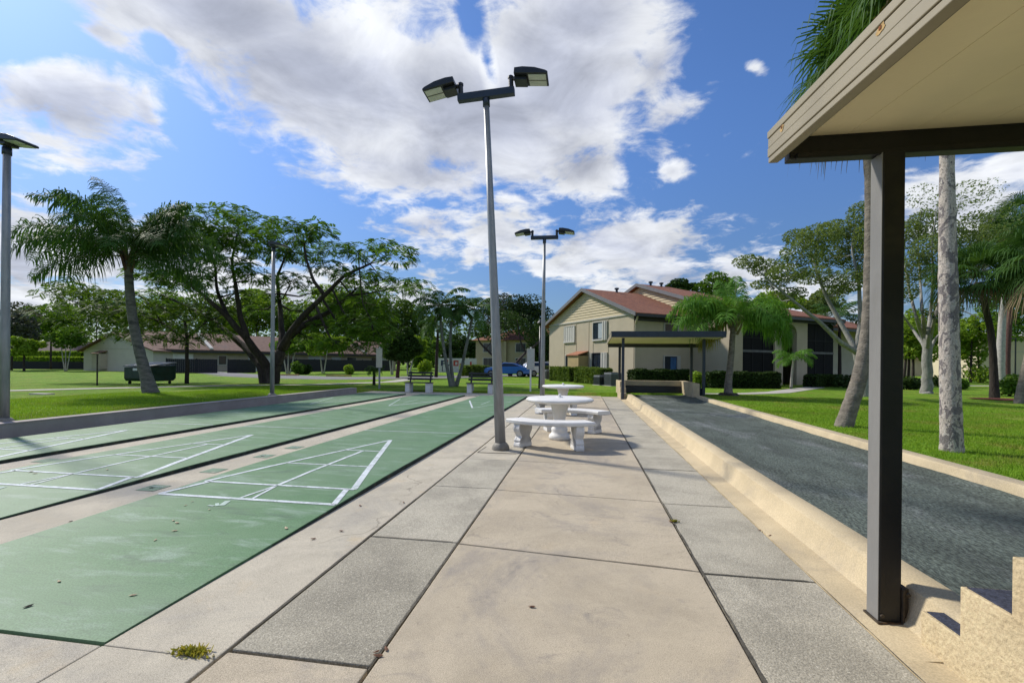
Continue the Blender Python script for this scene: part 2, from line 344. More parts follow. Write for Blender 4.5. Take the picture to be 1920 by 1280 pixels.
def courtmat():
    m = bpy.data.materials.new('green_court_paint'); m.use_nodes = True; t = m.node_tree; b = t.nodes['Principled BSDF']
    co = N(t, 'ShaderNodeTexCoord'); v = co.outputs['Object']; mp = N(t, 'ShaderNodeMapping'); mp.inputs['Scale'].default_value = (1, .45, 1); t.links.new(v, mp.inputs[0])
    mp2 = N(t, 'ShaderNodeMapping'); mp2.inputs['Scale'].default_value = (.55, 2.2, 1); mp2.inputs['Rotation'].default_value = (0, 0, .5); t.links.new(v, mp2.inputs[0])
    c = mixc(t, rampf(t, noise(t, v, 1.1, 6, .6, .2), .33, .68), (.072, .175, .072), (.11, .21, .105))
    c = mixc(t, M_(t, 'MULTIPLY', rampf(t, noise(t, mp2.outputs[0], 2.6, 6, .65, .5), .50, .68), .75), c, (.22, .31, .24))
    c = mixc(t, M_(t, 'MULTIPLY', rampf(t, noise(t, mp2.outputs[0], 3.3, 5, .6, .6), .54, .70), .7), c, (.055, .115, .065))
    c = mixc(t, M_(t, 'MULTIPLY', rampf(t, noise(t, v, 5.5, 6, .7, 1.2), .66, .78), .6), c, (.33, .40, .36))
    c = mixc(t, M_(t, 'MULTIPLY', rampf(t, noise(t, v, .45, 3, .5), .4, .62), .4), c, (.14, .22, .135))
    c = mixc(t, .25, c, mixc(t, rampf(t, noise(t, v, 120, 3, .6), .3, .7), (0, 0, 0), (1, 1, 1)), 'OVERLAY')
    t.links.new(c, b.inputs['Base Color']); b.inputs['Roughness'].default_value = .62; b.inputs['Specular IOR Level'].default_value = .35
    bn = N(t, 'ShaderNodeBump'); bn.inputs['Strength'].default_value = .15; bn.inputs['Distance'].default_value = .003
    t.links.new(noise(t, v, 130, 3, .6), bn.inputs['Height']); L(t, bn, 0, b, 'Normal'); return m
m_court = courtmat()
def shinglemat():
    m = bpy.data.materials.new('red_brown_shingle'); m.use_nodes = True; t = m.node_tree; b = t.nodes['Principled BSDF']
    co = N(t, 'ShaderNodeTexCoord'); v = co.outputs['Object']
    vo = N(t, 'ShaderNodeTexVoronoi'); vo.inputs['Scale'].default_value = 4.5; t.links.new(v, vo.inputs['Vector'])
    sp_ = N(t, 'ShaderNodeSeparateColor'); L(t, vo, 'Color', sp_, 0)
    c = mixc(t, sp_.outputs[0], (.20, .068, .032), (.30, .115, .055))
    c = mixc(t, rampf(t, noise(t, v, 14, 3, .6), .4, .7), c, (.13, .05, .035))
    c = mixc(t, M_(t, 'MULTIPLY', rampf(t, noise(t, v, .5, 4, .6), .45, .7), .35), c, (.27, .125, .065))
    t.links.new(c, b.inputs['Base Color']); b.inputs['Roughness'].default_value = .9
    bn = N(t, 'ShaderNodeBump'); bn.inputs['Strength'].default_value = .6; bn.inputs['Distance'].default_value = .03
    t.links.new(noise(t, v, 9, 3, .6), bn.inputs['Height']); L(t, bn, 0, b, 'Normal'); return m
m_shingle = shinglemat()
m_hroof = mat('faded_brown_shingle', (.20, .115, .085), .9, .3, 3, .4, 12, stain=(.14, .095, .085))
m_droof = mat('dark_brown_shingle', (.075, .045, .045), .9, .3, 3)
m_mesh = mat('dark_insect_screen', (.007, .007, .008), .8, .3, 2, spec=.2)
m_glass = glassmat('window_glass')
m_blueglass = mat('blue_blind', (.05, .14, .32), .3, .3, 2)  # plain blue for a facade blind
m_blind = mat('pale_blind', (.40, .44, .46), .4, .12, 6)
m_fence = mat('charcoal_board_fence', (.016, .018, .026), .7, .35, 6)

# ------------------------------------------------------------------ ground: one sheet to the horizon
xs = sorted(set([-1500, -600, -250, -120, -80]+list(np.arange(-62, -9.5, 2.2))+[-9.45, -9.33, 4.22, 4.3]+list(np.arange(5.2, 40, 2.0))+[44, 60, 90, 150, 400, 1500]))
ys = sorted(set([-900, -200, -60, -25, -12.2, -12]+list(np.arange(-10, 18, 1.6))+[19.28, 19.34]+list(np.arange(20.2, 62, 2.0))+[66, 80, 110, 160, 300, 700, 2500]))
g = MB(); vs = []
for y in ys:
    for x in xs:
        inside = -9.4 < x < 4.26 and -12.1 < y < 19.3
        vs.append((x, y, -.16 if inside else hl(x, y)))
nx = len(xs); g.add(vs, [(j*nx+i, j*nx+i+1, (j+1)*nx+i+1, (j+1)*nx+i) for j in range(len(ys)-1) for i in range(nx-1)])
lawn = struct(g.build('lawn', m_lawn, smooth=True))

def strip(name, x0, x1, joints, m, gap=.012, z=0.0, thick=.09, jit=.003):   # concrete slabs with open joints
    b = MB()
    for a, c in zip(joints[:-1], joints[1:]):
        dz = random.uniform(-jit, 0); 
        ya, yb = (a if isinstance(a, tuple) else (a, a)), (c if isinstance(c, tuple) else (c, c))
        q = gap/2
        lo = [(x0+q, ya[0]+q), (x1-q, ya[1]+q), (x1-q, yb[1]-q), (x0+q, yb[0]-q)]
        vs = [(x, y, z-thick) for x, y in lo]+[(x, y, z+dz) for x, y in lo]
        b.add(vs, [(3, 2, 1, 0), (4, 5, 6, 7), (0, 1, 5, 4), (1, 2, 6, 5), (2, 3, 7, 6), (3, 0, 4, 7)])
    return struct(b.build(name, m, bevel=.006))
jr = [-8, -6.4, -5, -3.4, -2, -.4, 1.1]+[round(3.0+1.45*i-(.0), 2) for i in range(0, 12)]
strip('path_grey_slabs', .75, 1.405, [j for j in jr if j < 18.5]+[18.95], m_agg2)
jc = [-8, -5, -2, 0.2, (1.72, 1.60), (3.18, 3.02), (4.62, 4.5), (6.05, 6.0), (9.1, 9.0), (12, 12), (15, 15), (18.0, 18.0), (21.2, 20.2)]
strip('path_beige_slabs', -.88, .745, jc, m_conc)
jl = [1.83, 3.20, 4.65, 6.06]
strip('path_aggregate_slabs', -1.56, -.885, [1.83, 3.2], m_agg, z=-.001)
strip('path_pale_aggregate', -1.56, -.885, [3.2, 4.65, 6.06], m_agg2, z=-.001)
strip('path_side_slabs', -1.56, -.885, [6.06, 8.9, 11.8, 14.8, 17.6], m_conc2)
strip('path_near_slab', -1.56, -.885, [-8, -4, -1, 1.82], m_conc)
strip('court_margin', -2.15, -1.57, [-8, -4, -1, 1.76, 17.6], m_conc2, gap=.004)
strip('court_near_apron', -9.2, -2.15, [-8, -3, 1.76], m_conc2, gap=.006)
strip('court_end_strip', -9.45, -.885, [17.6, 19.3], m_conc2, gap=.004, z=.02)
strip('alley', -4.63, -3.97, [1.76, 17.6], m_conc2, gap=.002)
strip('alley', -7.11, -6.45, [1.76, 17.6], m_conc2, gap=.002)
strip('alley', -9.2, -8.92, [1.76, 17.6], m_conc2, gap=.002)
m_dirt = mat('joint_dirt', (.10, .09, .07), .95, .4, 20, .5, 60, stain=(.17, .15, .11), stscale=6)
def dirt(pts, w):
    b = MB(); vs = []; P_ = []
    for (xa, ya), (xb, yb) in zip(pts[:-1], pts[1:]):
        k = max(2, int(math.hypot(xb-xa, yb-ya)/.035)); P_ += [(xa+(xb-xa)*i/k, ya+(yb-ya)*i/k) for i in range(k)]
    dx, dy = pts[-1][0]-pts[0][0], pts[-1][1]-pts[0][1]; l = math.hypot(dx, dy); nx_, ny_ = -dy/l, dx/l; a = c = w*.4
    for p in P_:
        a = min(w, max(.002, a+random.uniform(-.3, .3)*w)); c = min(w, max(.002, c+random.uniform(-.3, .3)*w)); vs += [(p[0]+nx_*a, p[1]+ny_*a, .0022), (p[0]-nx_*c, p[1]-ny_*c, .0022)]
    b.add(vs, [(2*i, 2*i+1, 2*i+3, 2*i+2) for i in range(len(P_)-1)]); struct(b.build('joint_dirt', m_dirt))
dirt([(.748, -1), (.748, 18)], .010); dirt([(-.8825, 1.8), (-.8825, 17)], .007); dirt([(1.408, 0), (1.408, 17.5)], .010); dirt([(-1.565, 1.8), (-1.565, 4.2)], .009)
for y in (3.0, 4.45, 5.9, 7.35): dirt([(.76, y), (1.39, y)], .008)
dirt([(-1.55, 3.2), (-.89, 3.2)], .007); dirt([(-.87, 3.18), (.73, 3.02)], .007)
pp_ = MB(); pp_.poly([(-1.50, 6.50, .003), (-.92, 6.53, .003), (-.90, 7.02, .003), (-1.47, 7.0, .003)]); struct(pp_.build('pole_pad', m_conc2))
dirt([(-1.52, 6.49), (-.92, 6.52)], .012); dirt([(-1.51, 6.5), (-1.48, 7.0)], .012)
# courts: painted slabs standing a little proud of their gutters
def court(x0, x1):
    b = MB(); prof = [(1.77, .006), (3.0, .016), (4.8, .046), (17.59, .05)]
    vs = []
    for y, z in prof: vs += [(x0, y, -.05), (x1, y, -.05), (x1, y, z), (x0, y, z)]
    fs = [(0, 1, 2, 3), (12, 15, 14, 13)]
    for i in range(3):
        a, c = i*4, i*4+4
        fs += [(a+2, c+2, c+3, a+3), (a+1, c+1, c+2, a+2), (a, a+3, c+3, c), (a, c, c+1, a+1)]
    b.add(vs, fs)
    return struct(b.build('shuffleboard_court', m_court))
def cz(y): return float(np.interp(y, [1.77, 3.0, 4.8, 17.6], [.006, .016, .046, .05]))
FT = .3048
m_gutter = mat('dirty_gutter_edge', (.035, .05, .035), .95, .6, 14, .8, 40, stain=(.12, .085, .05), stscale=9)
for ci, xr in enumerate((-2.15, -4.635, -7.115)):
    x0 = xr-6*FT; c = court(x0, xr)
    # lines
    b = MB(); w_ = MB()
    def seg(B, a, e, w, y0=1.775):
        a = np.array(a, float)*FT; e = np.array(e, float)*FT; d = (e-a)/np.linalg.norm(e-a); nrm = np.array([-d[1], d[0]])*w/2
        k = max(1, int(np.linalg.norm(e-a)/.6)); pts = []
        for i in range(k+1):
            p = a+(e-a)*i/k
            for s in (1, -1):
                q = p+nrm*s; X, Y = xr+q[0], y0+q[1]; pts.append((X, Y, cz(Y)+.0035))
        B.add(pts, [(2*i, 2*i+1, 2*i+3, 2*i+2) for i in range(k)])
    for s, off in ((1, 0), (-1, 52)):
        t = lambda y: off+s*y
        T = (lambda B, a, e, w: seg(B, (a[0], t(a[1])), (e[0], t(e[1])), w))
        K = b if s == 1 else w_
        e = -3.0
        if s == 1:
            T(b, (-5.95, 6.5), (-.05, 6.5), .05); T(b, (-5.75, 8.0), (-.25, 8.0), .042)
            T(b, (-5.98, 6.5), (-5.55, 8.0), .05); T(b, (-.10, 6.5), (-.52, 8.0), .055)
            T(b, (-3-2.72, 8.0), (e, 17), .05); T(b, (-.28, 8.0), (e, 17), .065)
            T(b, (-3-1.85, 11), (-3+1.85, 11), .036); T(b, (-3-.95, 14), (-3+.95, 14), .034)
            T(b, (-3, 8.0), (-3, 14), .042)
            T(b, (-3, 8.0), (-3.22, 6.55), .028); T(b, (-3, 8.0), (-2.8, 6.55), .028)
            T(w_, (-3.35, 6.25), (-3.22, 5.85), .05); T(w_, (-3.5, 6.0), (-3.3, 5.8), .03); T(w_, (-3.6, 5.8), (-3.4, 5.78), .03)
        else:
            T(b, (-.35 if ci != 0 else -5.6, 8.0+2.2), (e, 17), .05) if ci else T(b, (-5.3, 9), (e, 17), .05)
            T(w_, (-5.2 if ci else -.6, 9), (e, 17), .045)
            T(w_, (-3, 9.0), (-3, 13.5), .04); T(w_, (-4.6, 11), (-1.5, 11), .03); T(w_, (-5.6, 8), (-.4, 8), .03)
    T = None
    seg(b, (-5.97, 20), (-.03, 20), .03); seg(w_ if ci == 1 else b, (-5.97, 32), (-.03, 32), .026)
    o = b.build('court_line', m_line, c); o2 = w_.build('worn_line', m_worn, c)
    # soiled edge along the gutter side
    e = MB(); n = 90
    pts = []
    for i in range(n+1):
        y = 2.9+(17.58-2.9)*i/n; z = cz(y)
        pts += [(xr+.004, y, -.002), (xr+.006+random.uniform(0, .012), y, .35*z), (xr+.003, y, z-.008+random.uniform(-.004, .003))]
    e.add(pts, [(3*i+k, 3*i+3+k, 3*i+4+k, 3*i+1+k) for i in range(n) for k in (0, 1)])
    e.build('gutter_edge', m_gutter, c)
# faded score squares on the alleys
m_sq = mat('faded_green_square', (.16, .25, .17), .8, .3, 12, stain=(.36, .36, .28), stscale=8)
for (u, v, s) in ((270, 927, 1), (397, 893, 0), (495, 864, 1), (556, 847, 1), (75, 880, 0)):
    p = gr(u, v, 0.0); b = MB(); a = .105
    X = -4.3 if u > 200 else -6.78
    b.poly([(X-a, p[1]-a, .0035), (X+a, p[1]-a, .0035), (X+a, p[1]+a, .0035), (X-a, p[1]+a, .0035)])
    o = struct(b.build('alley_score_square', m_sq))
    if s:
        d = MB()
        for k in range(5):
            x, y = X+random.uniform(-.055, .04), p[1]+random.uniform(-.05, .05)
            d.poly([(x, y, .007), (x+.04, y+.01, .007), (x+.035, y+.03, .007), (x-.01, y+.022, .007)])
        d.build('worn_line', m_worn, o)

# ------------------------------------------------------------------ low walls of the courts
b = MB(); b.prism([(-9.42, -.1), (-9.2, -.1), (-9.2, .235), (-9.19, .24), (-9.19, .26), (-9.43, .26), (-9.43, .235)], (0, -9, 0), (1, 0, 0), (0, 0, 1), (0, 26.5, 0))
tag(b.build('retaining_wall', m_wallcap, bevel=.008), 'long low mauve-grey wall between the left lawn and the outer green court', 'wall')
# bocce court
b = MB(); nxb, nyb = 40, 220; vs = []
zz = rng.normal(size=(nyb+1, nxb+1)); 
for _ in range(3): zz = (zz+np.roll(zz, 1, 0)+np.roll(zz, 1, 1)+np.roll(zz, -1, 0)+np.roll(zz, -1, 1))/5
for j in range(nyb+1):
    for i in range(nxb+1):
        x = 1.80+(4.13-1.80)*i/nxb; y = -2+(19.4+2)*j/nyb
        edge = math.exp(-((x-1.82)/.12)**2)*.03+math.exp(-((x-4.1)/.15)**2)*.05
        vs.append((x, y, .045+.012*zz[j, i]+edge+(.04*sm((y-16.5)/1.2))))
b.add(vs, [(j*(nxb+1)+i, j*(nxb+1)+i+1, (j+1)*(nxb+1)+i+1, (j+1)*(nxb+1)+i) for j in range(nyb) for i in range(nxb)])
struct(b.build('bocce_surface', m_bocce, smooth=True))
def curbwall(prof, y0, y1, name, label):
    b = MB(); n = 40; k = len(prof); vs = []
    for i in range(n+1):
        y = y0+(y1-y0)*i/n; dx = random.uniform(-.002, .002); dz = random.uniform(-.0015, .0015)
        vs += [(x+dx*(z > .05), y, z+(dz if z > .05 else 0)) for x, z in prof]
    fs = [(i*k+j, i*k+j+1, (i+1)*k+j+1, (i+1)*k+j) for i in range(n) for j in range(k-1)]
    fs += [tuple(range(k)), tuple(n*k+j for j in range(k))]
    b.add(vs, fs); o = b.build(name, m_curb, smooth=False); 
    for p in o.data.polygons: p.use_smooth = len(p.vertices) == 4
    o.data.set_sharp_from_angle(angle=R_(35))
    return tag(o, label, 'wall')
curbwall([(1.405, -.1), (1.405, .004), (1.585, .022), (1.61, .045), (1.645, .185), (1.665, .2), (1.80, .205), (1.825, .19), (1.835, -.05)], 2.25, 17.7, 'bocce_kerb_wall', 'cream low kerb wall between the grey path slabs and the bocce lane')
b = MB(); b.box(1.405, 1.6, -8, 2.25, -.1, .012); tag(b.build('kerb_footing', m_curb), 'flat cream strip of footing in front of the stepped stucco wall', 'footing')
curbwall([(4.09, -.05), (4.10, .17), (4.115, .195), (4.27, .2), (4.295, .185), (4.30, -.1)], -2, 17.75, 'bocce_kerb_wall', 'cream low kerb wall between the bocce lane and the right lawn')
# stepped stucco wall by the near shelter
b = MB(); steps = [(2.385, -.02), (2.385, .172), (2.165, .172), (2.165, .39), (1.935, .39), (1.935, .61), (1.4, .61), (1.4, .62), (-3, .62), (-3, -.02)]
b.prism(steps, (1.56, 0, 0), (0, 1, 0), (0, 0, 1), (.2, 0, 0))
w = thing('stepped_wall', 'cream stucco wall with stair-stepped end, at the lower right corner', 'wall')
o = b.build('wall_body', m_stucco, w, bevel=.012)
for y0, y1, z in ((2.168, 2.37, .172), (1.938, 2.15, .39)):
    t = MB(); t.box(1.575, 1.755, y0, y1, z-.01, z+.004); t.build('tread', m_tread, w)

# ------------------------------------------------------------------ near shelter
sh = thing('shelter', 'near flat-roofed shelter with cream soffit, beige fascia and black post', 'shelter', (0, 0, 0))
tn = math.tan(R_(4.7)); XL, XR_, YF, YN = 1.02, 6.2, 2.66, -2.6
def rz(y, z0): return z0+(y-YF)*tn
def slab(B, x0, x1, y0, y1, za, zb):
    vs = [(x, y, rz(y, z)) for z in (za, zb) for y in (y0, y1) for x in (x0, x1)]
    B.add(vs, [(0, 2, 3, 1), (4, 5, 7, 6), (0, 1, 5, 4), (2, 6, 7, 3), (0, 4, 6, 2), (1, 3, 7, 5)])
b = MB(); x = XL+.02
while x < XR_:                                 # soffit pans with open seams
    slab(b, x+.001, min(x+.2985, XR_), YN, YF-.06, 2.505, 2.53)
    slab(b, x-.0015, x+.0025, YN, YF-.06, 2.508, 2.53); x += .30
b.build('soffit', m_soffit, sh)
b = MB(); slab(b, XL+.01, XR_, YN, YF-.01, 2.531, 2.565); b.build('roof_deck', m_fascia, sh)
b = MB()
for i, (za, zb, dx) in enumerate(((2.405, 2.432, .0), (2.435, 2.483, .008), (2.486, 2.535, .004), (2.538, 2.575, .012))):
    slab(b, XL-.03+dx*-.6, XL+.018, YN, YF+.02, za, zb)
b.build('fascia', m_fascia, sh, bevel=.003)
b = MB(); slab(b, XL+.019, XL+.024, YN, YF, 2.41, 2.57); b.build('fascia_back', m_black, sh)
for y in (2.50, 1.72, .6):
    t = MB(); t.box(XL-.037, XL-.028, y-.006, y+.006, rz(y, 2.52), rz(y, 2.532)); o = t.build('rusty_bolt', m_rust, sh)
    t = MB(); z = rz(y, 2.526); ring = [(XL-.0345, y+random.uniform(.014, .028)*math.cos(a), z+random.uniform(.010, .02)*math.sin(a)-.004) for a in np.linspace(0, 2*math.pi, 12)[:-1]]
    t.poly(ring); t.build('rust_stain', mat('rust_stain', (.5, .33, .14), .9, .3, 60), sh)
b = MB(); b.box(1.06, XR_, YF-.075, YF-.005, 2.385, 2.51); b.build('beam', m_post, sh, bevel=.006)
b = MB(); b.box(1.085, XR_, YF-.10, YF-.076, 2.375, 2.405); b.build('beam_lip', m_post, sh, bevel=.004)
ps = MB(); ps.box(1.482, 1.582, YF-.11, YF-.01, .02, 2.384); pso = ps.build('post', m_post, sh, bevel=.006)
t = MB(); t.box(1.4785, 1.4818, YF-.106, YF-.014, .024, 2.38); t.build('lit_side_plate', mat('sunlit_side_grey', (.22, .215, .205), .5, .2, 3, .1, 50, stain=(.11, .105, .09), stscale=2, stretch=(1, 1, .4)), pso)  # added plate: its pale grey paints sunlight onto the post's left face
t = MB(); t.box(1.583, 1.62, YF-.10, YF-.05, .012, .19); t.box(1.583, 1.592, YF-.12, YF-.02, .012, .19); t.build('bracket', mat('rusty_bracket', (.06, .045, .03), .8, .5, 20, stain=(.24, .11, .03), stscale=9), pso)
t = MB(); t.box(1.47, 1.63, YF-.125, YF-.0, .012, .022); t.build('base_plate', MATS['rusty_bracket'], pso)
for (bx, bz) in ((1.495, .05), (1.605, .17)):
    t = MB(); t.lathe([(.0, 0), (.009, 0), (.009, .008), (0, .01)], 8); o = t.build('bolt', MATS['rusty_bracket'], pso); o.location = (bx, YF-.11 if bx < 1.58 else YF-.12, bz); o.rotation_euler = (R_(90), 0, 0)
for X, Y in ((5.7, YF-.06), (5.7, -2.2), (1.51, -2.2)):
    t = MB(); t.box(X-.05, X+.05, Y-.05, Y+.05, .02, rz(Y, 2.5)-.12 if Y < 0 else 2.384); t.build('post', m_post, sh, bevel=.006)

# ------------------------------------------------------------------ far shelter and its bocce end walls
fs = thing('shelter', 'far open shelter on four thin black posts at the end of the bocce lane', 'shelter')
FY0, FY1 = 17.0, 20.0
def frz(y): return 2.34-(y-FY0)*.045
def fslab(B, x0, x1, y0, y1, za, zb):
    vs = [(x, y, frz(y)+z) for z in (za, zb) for y in (y0, y1) for x in (x0, x1)]
    B.add(vs, [(0, 2, 3, 1), (4, 5, 7, 6), (0, 1, 5, 4), (2, 6, 7, 3), (0, 4, 6, 2), (1, 3, 7, 5)])
b = MB(); fslab(b, 1.04, 4.93, FY0+.04, FY1, 0.0, .05); b.build('soffit', m_soffit, fs)
b = MB(); fslab(b, 1.0, 4.97, FY0, FY0+.035, -.03, .19); b.build('fascia', m_navy, fs, bevel=.006)
for xa in (1.0, 4.935):
    b = MB(); fslab(b, xa, xa+.035, FY0+.036, FY1, -.02, .15); b.build('fascia', m_fascia, fs)
b = MB(); fslab(b, 1.036, 4.934, FY1-.09, FY1+.02, -.15, -.002); b.build('beam', m_black, fs)
b = MB(); fslab(b, 1.0, 4.97, FY0+.036, FY1+.03, .151, .185); b.build('roof_deck', m_navy, fs)
for X, Y in ((1.47, 17.55), (4.44, 17.9)):
    t = MB(); t.box(X-.05, X+.05, Y-.05, Y+.05, .0 if X < 2 else .15, frz(Y)-.002); t.build('post', m_navy, fs, bevel=.005)
for X, Y in ((1.52, FY1-.2), (4.42, FY1-.2)):
    t = MB(); t.box(X-.05, X+.05, Y-.05, Y+.05, .60, frz(Y)-.003); t.build('post', m_black, fs, bevel=.005)
ew = thing('bocce_end_wall', 'cream three-sided end wall with black backboard under the far shelter', 'wall')
b = MB()
b.prism([(17.62, -.05), (17.62, .24), (17.85, .24), (17.85, .43), (18.05, .43), (18.05, .66), (20.1, .66), (20.1, -.05)], (1.40, 0, 0), (0, 1, 0), (0, 0, 1), (.22, 0, 0))
b.prism([(17.76, -.05), (17.76, .64), (20.1, .66), (20.1, -.05)], (4.02, 0, 0), (0, 1, 0), (0, 0, 1), (.25, 0, 0))
b.box(1.62, 4.02, 19.72, 19.92, .44, .655); b.box(1.62, 4.02, 19.80, 19.92, -.05, .44)
b.build('wall_body', m_curb, ew, bevel=.012)
b = MB(); b.box(1.66, 4.0, 19.68, 19.76, .0, .43); b.build('backboard', m_black, ew)
b = MB(); b.box(4.275, 4.48, 18.0, 18.5, .1, .45); b.box(4.275, 4.36, 18.0, 18.5, .45, .6); b.build('step_cheek', m_navy, ew)

# ------------------------------------------------------------------ lamp posts
def lamp_head(parent, sx, z, x0, tilt=8):
    """slim area light: arched housing, driver box, two frosted panels underneath; sx = +1/-1 is the side it points to"""
    Mx = Matrix.Translation((x0, 0, z)) @ Matrix.Rotation(R_(tilt)*sx, 4, 'Y')
    prof = [(0, .0), (.0, .085), (.12, .1), (.3, .09), (.46, .05), (.5, .03), (.5, .0)]
    b = MB(); vs = []
    for y in (-.165, .165): vs += [tuple(Mx @ Vector((sx*p[0], y, p[1]))) for p in prof]
    n = len(prof); b.add(vs, [tuple(range(n)), tuple(range(2*n-1, n-1, -1))]+[(i, (i+1) % n, n+(i+1) % n, n+i) for i in range(n)])
    h = b.build('lamp_head', m_black, parent, bevel=.006)
    b = MB(); b.box(min(sx*.0, sx*.19), max(sx*.0, sx*.19), -.10, .10, -.055, -.002, Mx); b.build('driver_box', m_black, h, bevel=.006)
    for y in (-.075, .075):
        b = MB(); b.box(min(sx*.215, sx*.475), max(sx*.215, sx*.475), y-.062, y+.062, -.012, -.002, Mx); b.build('lens', m_lens, h)
    return h
def pole_mesh(b, h, r0, r1): b.tube([(0, 0, .05), (0, 0, h*.33), (0, 0, h*.66), (0, 0, h)], [r0, r0+(r1-r0)*.33, r0+(r1-r0)*.66, r1], 20)
def lamppost(base, label, heads=2, H=5.32, lean=(0, 0), r0=.082, r1=.042, rot=0):
    t = thing('lamp_post', label, 'lamp post', base, rot, 'lamp posts around the courts'); t.rotation_euler = (lean[0], lean[1], rot)
    b = MB(); pole_mesh(b, H, r0, r1); b.build('pole', m_pole, t, smooth=True)
    b = MB(); b.lathe([(.125, -.03), (.135, .02), (.125, .06), (.10, .095), (.085, .11), (.06, .115)], 24); b.build('base_collar', m_rustbase, t, smooth=True)
    b = MB(); b.lathe([(r1+.012, H-.12), (r1+.012, H-.005)], 20); b.build('pole_cap', m_navy, t, smooth=True)
    if heads == 2:
        b = MB(); b.box(-.44, .44, -.05, .05, H, H+.11); b.build('crossarm', m_navy, t, bevel=.008)
        for sx in (-1, 1):
            b = MB(); b.tube([(sx*.39, 0, H+.112), (sx*.39, 0, H+.27)], .038, 12); b.lathe([(.045, 0), (.045, .03), (.02, .05)], 12, (sx*.39, 0, H+.25)); b.tube([(sx*.39, 0, H+.245), (sx*.47, 0, H+.245)], .03, 10); b.build('tenon', m_black, t, smooth=False)
            lamp_head(t, sx, H+.225, sx*.455)
    else:
        b = MB(); b.tube([(0, 0, H), (0, 0, H+.09)], .05, 12); b.build('tenon', m_black, t)
        lamp_head(t, 1, H+.09, -.08, 7)
    return t
p1 = gr(942, 843, 0); lamppost(p1, 'nearest grey pole with a pair of square floodlight heads, beside the white tables', 2, 5.33, (0, R_(-3.0)))
p2 = at(1018, 760, 14.6); p2[2] = 0.0
lamppost(p2, 'farther twin-headed grey light pole rising behind the far white table', 2, 5.30, (0, R_(.25)))
p3 = gr(17, 811, .25); lamppost((-9.55, p3[1]+.1, .2), 'single-head grey light pole on the left lawn edge, cut by the picture frame', 1, 4.62, r0=.065, r1=.05)
p4 = gr(507, 752, .25); lamppost((-9.55, p4[1]+.45, .2), 'single-head grey light pole in front of the spreading tree', 1, 4.62, r0=.065, r1=.05)

# ------------------------------------------------------------------ concrete tables and benches
def table(c, label):
    t = thing('round_table', label, 'table', (c[0], c[1], 0), 0, 'white concrete tables on the path'); 
    b = MB(); b.lathe([(.0, .635), (.50, .64), (.56, .655), (.585, .68), (.58, .70), (.55, .718), (.50, .722), (.06, .722)], 56); b.build('tabletop', m_white, t, smooth=False).data.set_sharp_from_angle(angle=R_(30))
    b = MB(); b.lathe([(.18, 0), (.185, .05), (.17, .085), (.145, .10), (.135, .14), (.145, .17), (.135, .2), (.10, .22), (.092, .26), (.105, .29), (.095, .32), (.11, .40), (.135, .50), (.155, .58), (.17, .634)], 32); o = b.build('pedestal', m_white, t, smooth=True)
    b = MB(); b.lathe([(.06, .722), (.055, .732), (.025, .735), (.025, .775), (.012, .782), (0, .782)], 16); b.build('umbrella_sleeve', m_white, t)
    return t
LEG = [(-.15, 0), (-.155, .035), (-.145, .06), (-.13, .075), (-.135, .11), (-.115, .14), (-.095, .165), (-.11, .20), (-.14, .24), (-.155, .29), (-.15, .33), (-.135, .365)]
def bench(c, ang, label, R=.98, arc=38):
    t = thing('curved_bench', label, 'bench', (c[0], c[1], 0), R_(ang), 'white concrete benches round the tables')
    b = MB(); n = 18; ri, ro = R-.165, R+.165
    prof = [(ri+.012, .365), (ri, .378), (ri, .415), (ri+.015, .43), (ro-.015, .43), (ro, .415), (ro, .378), (ro-.012, .365)]; k = len(prof); vs = []
    for i in range(n+1):
        th = R_(-arc+2*arc*i/n); vs += [(r*math.cos(th), r*math.sin(th), z) for r, z in prof]
    b.add(vs, [(i*k+j, i*k+(j+1) % k, (i+1)*k+(j+1) % k, (i+1)*k+j) for i in range(n) for j in range(k)]+[tuple(range(k)), tuple(n*k+j for j in range(k-1, -1, -1))])
    b.build('seat', m_white, t)
    out = LEG+[(-x, z) for x, z in LEG[::-1]]
    for s in (-1, 1):
        th = R_(s*26); er = np.array([math.cos(th), math.sin(th), 0]); et = np.array([-math.sin(th), math.cos(th), 0])
        b = MB(); b.prism(out, er*R-et*.062, er, (0, 0, 1), et*.124)
        for q in (-.062, .03):       # raised scroll ribs on the leg ends
            b.prism([(x*1.045, z) for x, z in LEG[2:]]+[(-x*1.045, z) for x, z in LEG[2:][::-1]], er*R+et*q, er, (0, 0, 1), et*.032)
        b.build('leg', m_white, t, bevel=.004)
    return t
T1 = np.array([-.40, 7.95]); T2 = at(1057, 760, 12.7)[:2]
table(T1, 'near white round concrete table with a short umbrella sleeve')
table(T2, 'farther white round concrete table, behind the near one')
bench(T1, -97, 'white curved bench in front of the near table, facing away from the viewer')
bench(T1+np.array([.05, .0]), 82, 'white curved bench half hidden behind the near table', R=1.03)
bench(T2, -98, 'white curved bench between the two tables, only its legs showing')

